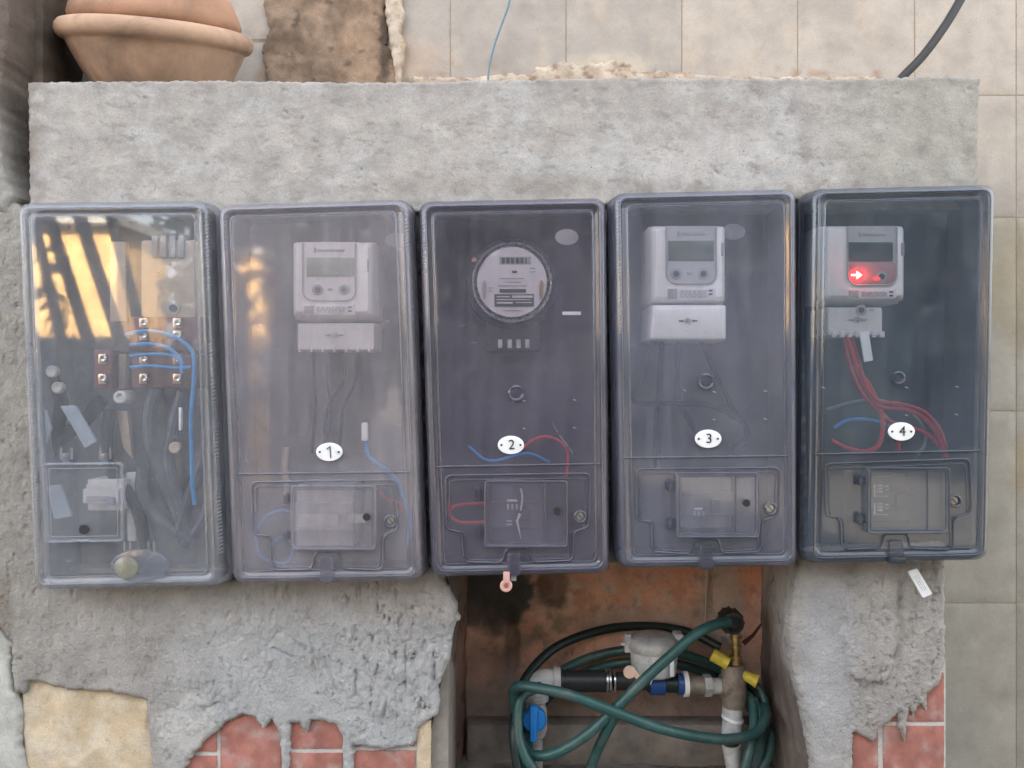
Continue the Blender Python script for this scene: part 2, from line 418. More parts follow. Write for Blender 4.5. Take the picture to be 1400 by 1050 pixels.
M['pink'] = simple('pink_seal', (.62,.36,.31,1), .5, var=.08)
M['tag'] = simple('white_tag', (.78,.78,.78,1), .5, var=.03, bump=0)
M['pale_blue'] = simple('pale_blue_label', (.27,.32,.38,1), .6, var=.1)
def emit(name, col, st):
    m, nt, b = newmat(name); b.inputs['Base Color'].default_value = col; b.inputs['Emission Color'].default_value = col; b.inputs['Emission Strength'].default_value = st; return m
M['led_core'] = emit('led_white_hot', (1,.55,.45,1), .35)
M['led'] = emit('led_red', (1,.03,.03,1), .16)
M['led_dim'] = emit('led_red_dim', (.8,.05,.05,1), .12)
M['kerb'] = simple('muddy_kerb', (.22,.185,.155,1), .95, var=.35, vscale=25, bump=.9, bscale=120)
M['face_red'] = emit('face_panel_lit_red', (.34,.20,.20,1), .0)

# per-box see-through lids (pane and heavier mouldings)
H = lambda v: (v, v*.985, v*1.03, 1)
LID = [clear_mat('clear_lid_plastic', (.96,.96,.965,1), .10, (.60,.62,.67,1), .03, .30, bump=.00003),
       clear_mat('dusty_lid_plastic', (.95,.935,.94,1), .175, (.53,.50,.55,1), .05, .35, bump=.00003),
       clear_mat('smoky_lid_plastic', (.93,.92,.94,1), .09, (.40,.38,.48,1), .06, .30, bump=.00003),
       clear_mat('grey_lid_plastic', (.93,.935,.95,1), .118, (.41,.42,.52,1), .06, .30, bump=.00003),
       clear_mat('dark_lid_plastic', (.86,.875,.89,1), .085, (.29,.35,.44,1), .06, .30, bump=.00003)]
RIM = [clear_mat('clear_rim', (.86,.87,.89,1), .13, (.48,.50,.56,1), .1, .3, bump=0),
       clear_mat('dusty_rim', (.66,.66,.69,1), .24, (.32,.315,.37,1), .1, .3, bump=0),
       clear_mat('smoky_rim', (.52,.51,.56,1), .20, (.23,.22,.29,1), .1, .3, bump=0),
       clear_mat('grey_rim', (.52,.53,.57,1), .20, (.25,.26,.33,1), .1, .3, bump=0),
       clear_mat('dark_rim', (.42,.44,.49,1), .20, (.17,.20,.25,1), .1, .3, bump=0)]
M['dome'] = clear_mat('meter_glass', (.93,.93,.93,1), .03, (.5,.5,.5,1), .02, .1, bump=0)
M['cover_clear'] = clear_mat('translucent_cover', (.8,.8,.8,1), .35, (.55,.53,.52,1), .15, .2, bump=0)

# ------------------------------------------------------------------ ground and the yard behind the camera
def plane(name, x0, x1, y0, y1, z, mat):
    me = bpy.data.meshes.new(name); me.from_pydata([(x0,y0,z),(x1,y0,z),(x1,y1,z),(x0,y1,z)], [], [(0,1,2,3)])
    return setp(link(name, me, mat), kind='structure')
GZ = -.78
plane('ground', -600, 600, -600, 600, GZ, simple('packed_earth', (.085,.078,.07,1), .95, var=.25, vscale=3, bump=.6, bscale=40))
YN = .25                                     # back of the niche
YT = .32                                     # face of the tiled wall
# ---- colour functions (albedo: stains and paler or darker areas of the surfaces)
G0 = np.array([.388,.362,.332]); 
def c_beam(x, y):
    n = fbm(x, y, 120, 5)
    c = mixc(G0, G0*1.10, sstep(-.3, .4, n))
    c = mixc(c, (.36,.335,.31), blob(x, y, 560, 130, 300, 24, .5, .7)*.5)
    c = mixc(c, (.48,.46,.435), blob(x, y, 960, 230, 150, 50, .6, .6)*.8)
    c = mixc(c, (.46,.45,.435), sstep(.05, .35, fbm(x*.5+40, y*1.2, 60, 5))*.6)
    c = mixc(c, (.25,.225,.20), sstep(.20, .34, fbm(x*.45+900, y*1.5-.3*x, 26, 6, .7))*.5)
    c = mixc(c, (.30,.27,.235), blob(x, y, 700, 255, 260, 12, .7, .8)*.5)
    c = mixc(c, (.29,.275,.265), sstep(.12, .4, fbm(x*.7, y*1.1+500, 34, 6, .65))*.45)
    c = mixc(c, (.36,.345,.30), sstep(1080, 1250, x)*.7)
    c = mixc(c, (.22,.18,.15), (1-sstep(35, 62, x+fbm(x, y, 25, 3)*20))*.7)
    c = mixc(c, (.30,.28,.26), sstep(.25, .5, fbm(x, y*1.6, 26, 5))*.45)
    c = mixc(c, (.27,.24,.21), (1-sstep(108, 122, y+fbm(x, y, 20, 3)*12))*.35)
    c = mixc(c, (.29,.26,.23), sstep(.12, .4, fbm(x, y, 40, 4))*blob(x, y, 990, 262, 420, 22, .6, .5)*.8)
    return c
def c_left(x, y):
    c = mixc(G0*1.0, G0*1.17, sstep(-.3, .4, fbm(x, y, 90, 5)))
    c = mixc(c, (.50,.50,.495), sstep(790, 900, y)*sstep(180, 320, x)*.8)  # paler towards the bottom
    c = mixc(c, (.34,.32,.28), (1-sstep(20, 110, x))*.55)
    c = mixc(c, (.26,.22,.18), blob(x, y, 5, 835, 14, 40, .5, .4)*.8)
    c = mixc(c, (.46,.42,.385), blob(x, y, 560, 810, 90, 40, .6, .5)*.5)
    c = mixc(c, (.60,.575,.54), blob(x, y, 255, 1000, 40, 50, .3, .5)*.8)
    c = mixc(c, (.30,.285,.27), sstep(.28, .5, fbm(x*1.4, y, 22, 5))*.4)
    return c
def c_right(x, y):
    c = mixc(G0*1.0, G0*1.18, sstep(-.3, .4, fbm(x, y, 70, 5)))
    c = mixc(c, (.46,.46,.47), blob(x, y, 1130, 900, 35, 130, .6, .4)*.7)
    c = mixc(c, (.27,.25,.22), blob(x, y, 1180, 768, 120, 20, .6, .6)*.5)
    return c
def rough_h(x, y):        # trowel tears: horizontally dense vertical-ish furrows
    n = fbm(x*1.8, y*.75, 18, 4, .65)
    return np.clip(n, -.6, .6)
def tears(x, y, s=10, th=.22, d=4.0):
    n = fbm(x*1.7+300, y*.7, s, 4, .6); return -d*sstep(th, th+.10, n)
def h_beam(x, y):
    z = sstep(-.1, .35, fbm(x+90, y, 90, 3))
    return fbm(x, y, 80, 4)*2.2+fbm(x*.6, y*1.5, 22, 4)*.7-2.0*z*sstep(.36, .46, fbm(x*.8, y*1.3, 13, 4))
def h_left(x, y):
    r = .35+blob(x, y, 560, 900, 90, 90, .6, .4)*1.1+blob(x, y, 380, 860, 60, 70, .6, .4)*.5+blob(x, y, 290, 960, 60, 40, .6, .4)*.7
    h = fbm(x, y, 60, 4)*3.5+rough_h(x, y)*4.0*r
    z = np.clip(blob(x, y, 540, 900, 95, 110, .5, .5)+blob(x, y, 545, 810, 60, 18, .5, .5)*.7+blob(x, y, 370, 830, 50, 40, .6, .5)*.6+blob(x, y, 300, 900, 60, 60, .6, .5)*.35, 0, 1)
    h = h+tears(x*.9, y*.7, 15, .24, 3.6)*z+fbm(x*1.3, y*.6, 8, 3)*.8*z+tears(x+70, y, 16, .3, 3)*.5
    # a few torn cracks
    for (ax, ay, bx, by, w, d) in [(372,886,404,900,2.2,5),(442,900,458,944,2.4,5),(424,870,434,950,2,3),(392,868,416,890,2,3),(355,940,372,905,2,2.5),(310,845,314,838,3,5),(355,940,353,975,1.8,3),
                                   (318,800,315,792,1.5,4),(595,845,605,858,2,4),(495,918,508,932,1.8,3),(288,950,293,932,2,4),(300,960,285,968,3,5)]:
        dx, dy = bx-ax, by-ay; L = dx*dx+dy*dy; t = np.clip(((x-ax)*dx+(y-ay)*dy)/L, 0, 1)
        dd = np.hypot(x-ax-t*dx+fbm(x, y, 9, 2)*3, y-ay-t*dy); h = h-.55*d*(1-sstep(w*.2, w*1.3, dd))
    return h
def h_right(x, y):
    h = fbm(x, y, 55, 4)*3+rough_h(x, y+300)*1.5*(.3+sstep(1170, 1200, x))
    h = h+tears(x*.8, y*.8, 10, .24, 2.2)*sstep(1130, 1190, x)+fbm(x, y, 6, 3)*.9*sstep(1150, 1190, x)
    h = h+6.0*blob(x, y, 1190, 850, 38, 95, .10, .3)-3*blob(x, y, 1228, 860, 6, 80, .4, .4, 15)   # thrown-on lump of mortar
    return h
# ---- the tiled wall behind everything
tw = thing('tiled_wall', 'pale cream tiled wall with brownish joints rising behind the cement ledge', 'wall', (.3, YT+.1, GZ))
m = MB(); m.box((-2.6, YT+.0012, GZ), (2.6, YT+.22, 3.25)); m.build('masonry_core', M['grout'], tw)
cols_px = [298, 457, 615.5, 774, 932.5, 1091, 1251, 1390, 1549, 1708]
rows_px = [-400, -135, 130, 297, 562, 825, 1090, 1320]
def c_tile_for(i, j):
    base = np.array([.445,.385,.325])*(1+rng.uniform(-.03,.03))
    if j >= 2 and i >= 5: base = np.array([.355,.328,.275])*(1+rng.uniform(-.03,.03))
    if j == 2 and i >= 5: base = np.array([.41,.36,.305])
    if i < 4 and j == 1: base = np.array([.38,.335,.29])
    def f(x, y):
        c = mixc(base*.96, base*1.04, sstep(-.3, .3, fbm(x, y, 60, 4)))
        # plaster splashes and torn dirt just above the ledge
        s = (1-sstep(0, 1, (122-y+fbm(x, y, 25, 4)*30)/26))*sstep(95, 70, x*0+60)
        c = mixc(c, (.34,.23,.15), np.clip(sstep(.10, .30, fbm(x*.7, y*1.2, 16, 5)-(104-y)*.012), 0, 1)*(y < 135)*(x < 1210)*.85)
        c = mixc(c, base*.78, sstep(.0, .4, fbm(x+700, y, 90, 6, .65))*.6)
        c = mixc(c, (.50,.40,.30), sstep(.15, .4, fbm(x, y*.5, 40, 5))*(y < 135)*.4)
        c = mixc(c, (.60,.50,.38), blob(x, y, 830, 92, 60, 18, .3, .5)*.5)
        c = mixc(c, (.55,.37,.24), blob(x, y, 560, 80, 40, 30, .6, .5)*.35)
        if j in (3,) and i >= 6:
            d = np.abs(((x-1390+60) % 120)-60)/55+np.abs(y-400)/95
            c = mixc(c, (.30,.245,.165), (1-sstep(.9, 1.0, d))*.6)
            c = mixc(c, (.34,.29,.2), blob(x, y, 1375, 350, 40, 60, .5, .5)*.5)
        if j >= 4: c = mixc(c, (.34,.28,.18), blob(x, y, 1397, 640, 16, 40, .4, .8, 10)*.7)
        return c
    return f
for i in range(-1, len(cols_px)-1):
    for j in range(len(rows_px)-1):
        x0 = cols_px[i] if i >= 0 else 139; x1 = cols_px[i+1]; y0, y1 = rows_px[j], rows_px[j+1]
        if j >= 3 and x1 < 1200: continue
        if i <= 0 and j <= 1:
            if i == -1: continue
            y0 = [-208, 57][j]; y1 = [54, 297][j]
            x0 = 300
        g = .85
        big = x1 > 1600 or y1 <= -134 or (y0 > 200 and x1 < 1260)
        slab('tile', [(x0+g, y0+g), (x1-g, y0+g), (x1-g, y1-g), (x0+g, y1-g)], YT-.001, .012, M['tile'], tw, sp=60 if big else 9, cf=c_tile_for(i, j), rag=0, rnd=3)
# brown peeled render between the tiles, and the smooth grey wall behind the pot
def c_earth(x, y):
    c = mixc((.21,.145,.10), (.33,.235,.165), sstep(-.25, .3, fbm(x, y, 45, 5)))
    c = mixc(c, (.44,.30,.20), blob(x, y, 500, 75, 45, 45, .6, .6)*.6)
    c = mixc(c, (.11,.08,.06), sstep(.25, .45, fbm(x, y, 22, 5))*.8)
    c = mixc(c, (.08,.06,.045), blob(x, y, 527, 60, 8, 60, .4, .8, 12)*.9)
    return c
slab('peeled_render', [(362,-240),(540,-240),(532,-20),(524,10),(530,30),(528,60),(540,85),(553,112),(560,175),(366,175),(364,100),(357,70),(366,40),(360,5)], YT-.010, .012, M['earth'], tw, sp=4.5,
     hf=lambda x, y: fbm(x, y, 35, 5)*5+fbm(x, y, 10, 3)*1.5, cf=c_earth, rag=3.5, rnd=5)
def c_lip(x, y): return mixc((.52,.43,.34), (.40,.29,.2), sstep(0, .3, fbm(x, y, 14, 4)))
slab('broken_plaster_edge', [(521,-100),(540,-100),(546,-20),(552,20),(546,45),(556,60),(552,75),(548,108),(544,150),(540,100),(534,60),(528,25)], YT-.016, .02, M['earth'], tw, sp=3.5,
     hf=lambda x, y: fbm(x, y, 12, 4)*4, cf=c_lip, rag=2.5, rnd=4)
slab('grey_render', [(-400,-240),(296,-240),(296,175),(-400,175)], YT-.008, .014, M['plaster'], tw, sp=9, hf=lambda x, y: fbm(x, y, 60, 3)*1.2,
     cf=lambda x, y: mixc((.115,.115,.105), (.16,.155,.14), sstep(-.3, .3, fbm(x, y, 50, 4))), rag=0, rnd=2)

# ---- the meter wall: ledge beam, piers, niche
mw = thing('meter_wall', 'rough grey cement wall with ledge, two piers and an open niche', 'wall', (0, .15, GZ))
m = MB()
m.box((P(42,0).x, .012, P(0,288,0).z+.004), (P(1336,0).x, YT, P(0,117).z-.001))                # beam core
m.build('beam_core', M['masonry'], mw, smooth=False)
m = MB()
m.box((-1.6, .055, P(0,268).z), (P(1330,0).x-.002, YT-.002, P(0,765).z)) ; m.build('backing_wall', M['masonry'], mw, smooth=False)
m = MB()
m.box((-1.6, .012, P(0,780).z), (P(612,0).x, YT-.001, GZ)); m.build('pier_core', M['masonry'], mw, smooth=False)
m = MB()
m.box((P(1150,0).x, .012, P(0,752).z), (P(1290,0).x, YT-.001, GZ)); m.build('pier_core', M['masonry'], mw, smooth=False)
# top of the ledge
def top_fn(u, v):
    x = P(40,0).x+(P(1337,0).x-P(40,0).x)*u; y = .004+(YT-.012)*v
    return (x, y, P(0,115).z+float(fbm(np.array(x*1000.), np.array(y*1000.), 40, 4))*.002+.001)
sheet('ledge_top', top_fn, 160, 36, M['plaster'], mw, lambda v: np.tile(G0*.8, (len(v), 1)))
slab('ledge_face', [(38,112),(300,110),(520,113),(700,109),(860,106),(1080,107),(1180,108),(1290,103),(1339,107),(1337,262),(1300,268),(840,278),(560,290),(40,294)], -.006, .022, M['plaster'], mw, sp=2.8, hf=h_beam, cf=c_beam, rag=2.2, rnd=3.5, back=.05)
# left pier skin with torn lower edge
left_poly = [(-420,262),(2,270),(24,280),(40,300),(62,790),(318,792),(600,776),(607,795),(617,813),(624,832),(627,848),(618,862),(615,901),(607,921),(598,944),(600,965),(596,980),(586,986),(571,996),
 (566,1022),(527,1026),(482,1021),(480,1130),(470,1130),(468,1011),(460,993),(441,987),(424,986),(417,1003),(408,990),(396,990),(391,1130),(385,1130),(383,1006),(370,985),(360,998),(349,983),(331,978),(306,990),
 (292,1003),(275,1018),(258,1040),(236,1085),(224,1130),(208,1130),(206,1040),(198,958),(154,948),(90,944),(38,932),(33,950),(20,948),(14,914),(15,880),(0,862),(-40,840),(-420,830)]
slab('left_plaster', left_poly, -.008, .02, M['plaster_rough'], mw, sp=2.2, hf=h_left, cf=c_left, rag=2.3, rnd=7, back=.014)
slab('cream_render', [(30,925),(210,925),(216,1300),(26,1300),(36,1060),(30,1000)], .002, .014, M['plaster'], mw, sp=4, hf=lambda x, y: fbm(x, y, 40, 4)*2.2+fbm(x, y, 12, 3)*.7,
     cf=lambda x, y: mixc(mixc((.60,.47,.31), (.66,.56,.42), sstep(-.3, .3, fbm(x, y, 50, 4))), (.45,.31,.18), sstep(.22,.5,fbm(x, y, 25, 5))*.45), rag=1, rnd=4)
slab('pale_render', [(-420,820),(-20,850),(2,864),(15,880),(12,914),(17,945),(28,974),(26,1024),(36,1060),(30,1300),(-420,1300)], -.004, .014, M['plaster'], mw, sp=4, hf=lambda x, y: fbm(x, y, 50, 4)*1.5,
     cf=lambda x, y: mixc((.44,.43,.39), (.52,.51,.47), sstep(-.3, .3, fbm(x, y, 50, 4))), rag=2, rnd=5)
slab('cream_edge_strip', [(570,990),(589,985),(588,1300),(570,1300)], .001, .012, M['plaster'], mw, sp=5, hf=lambda x, y: fbm(x, y, 20, 3)*.6, cf=lambda x, y: mixc((.62,.49,.33), (.66,.53,.38), sstep(-.3, .3, fbm(x, y, 20, 3))), rag=.5, rnd=2)
slab('mortar_crumbs', [(556,104),(640,106),(700,100),(722,103),(735,92),(770,84),(800,88),(842,82),(862,86),(866,96),(930,98),(960,103),(1010,105),(1200,104),(1200,175),(556,175)], YT-.006, .007, M['earth'], tw, sp=3.5, hf=lambda x, y: fbm(x, y, 16, 4)*3,
     cf=lambda x, y: mixc(mixc((.47,.37,.28), (.56,.47,.37), sstep(-.2, .3, fbm(x, y, 20, 4))), (.27,.17,.11), sstep(.1, .35, fbm(x*.8, y*1.4, 12, 4))*.8), rag=3, rnd=4)
# recess above left, stain and gap shadow painted in, and the rough column left of it
slab('stained_shaded_recess', [(-20,-220),(58,-220),(58,300),(-20,300)], .055, .06, M['earth'], mw, sp=6, hf=lambda x, y: fbm(x, y, 30, 4)*2.5,
     cf=lambda x, y: mixc(mixc((.11,.085,.068), (.17,.135,.105), sstep(-.3, .3, fbm(x, y, 40, 4))), (.07,.052,.042), sstep(170, 255, y)), rag=0, rnd=2)  # darker towards the foot: the gap's shadow in the colour
slab('column_plaster', [(-420,-240),(4,-240),(6,-40),(10,20),(8,60),(2,90),(-2,140),(0,200),(4,240),(18,268),(8,290),(-420,300)], -.012, .2, M['plaster_rough'], mw, sp=6, hf=lambda x, y: fbm(x, y, 30, 4)*3,
     cf=lambda x, y: mixc((.17,.135,.11), (.36,.34,.31), sstep(90, 230, y+fbm(x, y, 30, 4)*60)), rag=2.5, rnd=6)
# right pier
right_poly = [(1098,752),(1180,748),(1294,744),(1293,800),(1294,905),(1290,916),(1286,937),(1270,950),(1268,972),(1262,964),(1256,968),(1250,981),(1245,966),(1241,985),(1240,1017),(1233,998),(1231,976),(1217,989),(1203,996),(1196,1017),(1185,1010),(1173,1003),(1167,1003),(1166,1130),(1166,1300),(1150,1300),(1118,1130),(1112,1040),(1096,960),(1083,912),(1080,850),(1090,790)]
slab('right_plaster', right_poly, -.008, .02, M['plaster_rough'], mw, sp=2.2, hf=h_right, cf=c_right, rag=2.2, rnd=7, back=.014)
def ret_fn(u, v):          # rounded inner return of the right pier, from its front edge to the back of the niche
    z = P(0,748).z+(GZ-P(0,748).z)*v; py = 525-z*1000
    xf = np.interp(py, [750, 850, 912, 973, 1050, 1300], [.402, .388, .386, .402, .424, .43])
    xb = .414
    if u < .3: t = u/.3; x = xf+.022*(1-t)**2; y = .000+.03*t*t
    else: t = (u-.3)/.7; x = xf+(xb-xf)*t; y = .03+(YN-.03)*t
    n = float(fbm(np.array(y*1000.+50), np.array(z*1000.), 40, 4))
    return (x-n*.006, y-n*.002*(1-u), z)
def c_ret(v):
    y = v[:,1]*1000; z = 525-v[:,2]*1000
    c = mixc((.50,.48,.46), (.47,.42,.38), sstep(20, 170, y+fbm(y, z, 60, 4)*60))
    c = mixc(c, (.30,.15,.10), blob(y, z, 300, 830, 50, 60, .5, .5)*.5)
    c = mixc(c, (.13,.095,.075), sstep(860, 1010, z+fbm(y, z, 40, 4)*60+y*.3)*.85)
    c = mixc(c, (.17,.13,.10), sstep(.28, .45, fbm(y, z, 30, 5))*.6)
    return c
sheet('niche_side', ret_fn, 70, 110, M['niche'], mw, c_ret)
def retl_fn(u, v):
    z = P(0,770).z+(GZ-P(0,770).z)*v; y = .006+(YN-.006)*u
    n = float(fbm(np.array(y*1000.+350), np.array(z*1000.), 35, 4))
    py = 525-z*1000; xf = np.interp(py, [770, 848, 900, 980, 1000, 1300], [-.092, -.078, -.088, -.108, -.112, -.112])
    return (xf*(1-u)+(-.075)*u+n*.004, y, z)
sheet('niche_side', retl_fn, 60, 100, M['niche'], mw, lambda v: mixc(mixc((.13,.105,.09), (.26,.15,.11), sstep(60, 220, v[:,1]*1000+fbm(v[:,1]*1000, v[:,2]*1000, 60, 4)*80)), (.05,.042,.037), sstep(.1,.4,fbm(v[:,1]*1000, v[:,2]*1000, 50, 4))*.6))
def c_niche(x, y):
    c = mixc((.72,.37,.25), (.80,.47,.345), sstep(-.3, .3, fbm(x, y, 50, 5)))
    c = mixc(c, (.72,.58,.48), sstep(.05, .3, fbm(x, y, 18, 5))*blob(x, y, 850, 820, 90, 28, .6, .5)*.9)
    c = mixc(c, (.52,.45,.39), blob(x, y, 985, 830, 30, 80, .4, .5)*.8)
    c = mixc(c, (.46,.39,.34), blob(x, y, 880, 850, 110, 20, .6, .5)*.7)
    c = mixc(c, (.36,.26,.19), sstep(-.05, .2, fbm(x, y, 26, 5))*blob(x, y, 745, 850, 40, 60, .5, .4)*.85)
    c = mixc(c, (.09,.075,.065), blob(x, y, 655, 810, 70, 55, .12, .35, 40))
    c = mixc(c, (.09,.06,.045), blob(x, y, 755, 800, 22, 30, .3, .5, 18)*.7)
    c = mixc(c, (.06,.045,.035), blob(x, y, 700, 880, 11, 50, .3, .5, 20)*.75)
    c = mixc(c, (.07,.05,.04), blob(x, y, 685, 915, 14, 30, .3, .6, 16)*.7)
    c = mixc(c, (.38,.23,.17), blob(x, y, 650, 930, 50, 70, .6, .4)*.75)
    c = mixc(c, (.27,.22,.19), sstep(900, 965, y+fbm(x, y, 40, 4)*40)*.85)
    c = mixc(c, (.16,.12,.10), sstep(.2, .42, fbm(x, y, 20, 5))*.35)
    return c
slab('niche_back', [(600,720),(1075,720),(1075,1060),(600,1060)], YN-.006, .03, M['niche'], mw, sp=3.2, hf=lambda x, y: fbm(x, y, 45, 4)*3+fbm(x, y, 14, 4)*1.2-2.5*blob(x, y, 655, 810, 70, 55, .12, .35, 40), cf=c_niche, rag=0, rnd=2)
def floor_fn(u, v):
    x = -.125+.585*u; y = -.03+.30*v
    n = float(fbm(np.array(x*1000.), np.array(y*1000.), 60, 4)); step = 0
    return (x, y, -.612+n*.008)
sheet('niche_floor', floor_fn, 90, 60, M['niche'], mw, lambda v: mixc((.15,.13,.115), (.27,.24,.21), sstep(-.3, .3, fbm(v[:,0]*1000, v[:,1]*1000, 60, 5))))
m = MB(); m.box((-.073, YN-.045, -.63), (.415, YN-.004, -.549), .006); m.build('floor_kerb', M['kerb'], mw)
m = MB(); m.box((-.13, -.03, GZ), (.46, YN-.005, -.625)); m.build('niche_plinth', M['masonry'], mw, smooth=False)
# red brick slips left and right
def c_red(k):
    b0 = np.array([.40,.165,.13])*k
    return lambda x, y: mixc(mixc(b0*.9, b0*1.15, sstep(-.3, .3, fbm(x, y, 25, 4))), (.46,.36,.32), sstep(.0, .4, fbm(x+9, y, 30, 6, .65))*.7)
def slip(x0, y0, x1, y1, k=1.0): slab('brick_slip', [(x0,y0),(x1,y0),(x1,y1),(x0,y1)], .002, .014, M['red_tile'], mw, sp=7, hf=lambda x, y: fbm(x, y, 40, 3)*.6, cf=c_red(k), rag=.5, rnd=1.6)
for r in [(232,960,296,1028),(232,1034,296,1098),(301,955,384,1060),(301,1065,384,1130),(393,965,468,1024),(393,1030,468,1092),(481,1000,567,1021),(481,1027,567,1092),(232,1104,296,1170),(393,1098,468,1170),(481,1098,567,1170)]: slip(*r)
for r in [(1150,920,1200,987),(1206,920,1291,987),(1166,994,1201,1060),(1208,993,1291,1060),(1166,1066,1230,1130),(1236,1066,1291,1130)]: slip(*r, .88)
slab('mortar_bed', [(222,940),(572,940),(572,1300),(222,1300)], .0045, .01, M['plaster'], mw, sp=14, cf=lambda x, y: np.tile([.62,.59,.55], (len(x), 1)), rag=0, rnd=1)
slab('mortar_bed', [(1150,900),(1293,900),(1293,1300),(1150,1300)], .0045, .01, M['plaster'], mw, sp=14, cf=lambda x, y: np.tile([.62,.59,.55], (len(x), 1)), rag=0, rnd=1)
# mortar squeezed up between the boxes
for (xa, ya, xb, yb) in [(304,288,322,790),(568,285,586,785),(826,280,836,770),(1087,272,1095,762)]:
    slab('mortar_joint', [(xa-10,ya),(xa+10,ya),(xb+10,yb),(xb-10,yb)], .006, .05, M['earth'], mw, sp=5, hf=lambda x, y: fbm(x, y, 12, 4)*5, cf=lambda x, y: mixc((.15,.14,.135), (.34,.32,.30), sstep(0,.3,fbm(x, y, 20, 4))), rag=1, rnd=3)

# ------------------------------------------------------------------ meter boxes
YF = -.070                                   # front sheet of the lids
def txt(s, px, py, Y, size, mat, parent, name='numeral'):
    cu = bpy.data.curves.new('t', 'FONT'); cu.body = s; cu.size = size; cu.align_x = 'CENTER'; cu.align_y = 'CENTER'; cu.extrude = .0003
    o = bpy.data.objects.new('t', cu); C.objects.link(o)
    me = bpy.data.meshes.new_from_object(o.evaluated_get(bpy.context.evaluated_depsgraph_get()))
    bpy.data.objects.remove(o)
    me.transform(Matrix.Translation(P(px, py, Y)) @ Matrix.Rotation(R(90), 4, 'X'))
    me.materials.clear(); return link(name, me, mat, parent)
def oval(px, py, rx, ry, Y, t, mat, name, parent, n=40):
    k = K(Y); c = P(px, py, Y); rings = []
    for s, y in ((1, Y+t), (1, Y+.0004), (.96, Y)):
        rings.append([Vector((c.x+rx*k*s*math.cos(a), y, c.z+ry*k*s*math.sin(a))) for a in [2*math.pi*i/n for i in range(n)]])
    return MB().loft(rings, cap0=True).build(name, mat, parent)
def disc(px, py, r, Y, t, mat, name, parent): return oval(px, py, r, r, Y, t, mat, name, parent, 24)
def ridge(paths, r, Y, mat, name, parent, closed=True, rr=5):
    m = MB()
    for pth in paths:
        pts = []; n = len(pth)
        for i in range(n):
            v = Vector(pth[i]);
            if not closed and i in (0, n-1): pts.append(v); continue
            a = Vector(pth[i-1]); b = Vector(pth[(i+1)%n]); q = min(rr, (a-v).length*.4, (b-v).length*.4)
            p0 = v+(a-v).normalized()*q; p2 = v+(b-v).normalized()*q
            for k in range(4): t = k/3; pts.append(p0*(1-t)**2+v*2*t*(1-t)+p2*t*t)
        w = [P(p.x, p.y, Y) for p in pts]
        if closed: w.append(w[0]); w.append(w[1])
        m.tube(w, r, 8, cap=not closed)
    return m.build(name, mat, parent)
def lerp(a, b, t): return (a[0]+(b[0]-a[0])*t, a[1]+(b[1]-a[1])*t)
def meter_box(i, cor, label, body_mat):
    c = [P(x, y, YF) for x, y in cor]; cx = sum(v.x for v in c)/4; zb = min(v.z for v in c)
    t = thing('meter_box', label, 'meter box', (cx, 0, zb), 'row of wall mounted meter boxes')
    # tray: back panel, side walls, rolled flange
    m = MB(); q = lambda ins, r, Y: rquad(cor, ins, r, Y, 6, -.0585)
    m.loft([q(2, 16, .05), q(1, 17, -.020), q(-2.5, 19, -.022), q(-3, 19, -.028), q(-2, 18, -.032), q(3.5, 15, -.032), q(4.5, 15, -.026), q(4.5, 14, .046)], cap0=True, cap1=True)
    m.build('tray', body_mat, t)
    m = MB(); m.loft([q(5.5, 13, .0455), q(5.5, 13, .0440)], cap0=True, cap1=True); m.build('back_panel', M['inner'][i], t, smooth=False)
    # lid: open shell of clear plastic, 2 mm wall
    out = [(-1.2,19,-.033),(-.8,18,-.048),(.2,17,-.060),(1.6,16,-.0655),(4,15,-.0690),(8,13,-.0705),(12.5,11,-.0700),(14,10,-.0682),(16,9,-.0680),(17.5,9,-.0696),(19,8,YF-.0005),(19.6,8,YF-.0005),(23,7,YF-.0005)]
    inn = [(a+1.9, max(b-1.5, 3), min(c_+.0021, -.034)) for a, b, c_ in out]
    m = MB(); m.loft([q(*inn[0])]+[q(*o) for o in out], cap0=False, cap1=True)
    inn_rings = [q(*o) for o in inn]; m.loft(inn_rings, cap0=False, cap1=True)
    m.build('lid', LID[i], t, angle=50)
    # thicker moulded rim
    m = MB(); m.loft([q(*o) for o in [(-1.6,19,-.033),(-1.6,19,-.046),(-.9,18,-.0475)]], cap0=False, cap1=False)
    ring = q(9.2, 12, -.0712); m.tube([Vector(v) for v in ring]+[ring[0], ring[1]], .0011, 6, cap=False)
    ring = q(18.2, 8, -.0702); m.tube([Vector(v) for v in ring]+[ring[0], ring[1]], .0008, 6, cap=False)
    m.build('lid_rim', RIM[i], t)
    return t
def ribs(t, i, segs, n=34):
    m = MB()
    for (x0, y0, x1, y1) in segs:
        k = max(4, int(math.hypot(x1-x0, y1-y0)/5))
        for a in range(k):
            p = P(*lerp((x0,y0), (x1,y1), a/k), -.064); m.tube([p+Vector((-.0028,0,-.0012)), p+Vector((.0028,-.0006,.0012))], .0011, 6)
    o = m.build('grip_ribs', RIM[i], t); o['kind'] = 'stuff'; return o
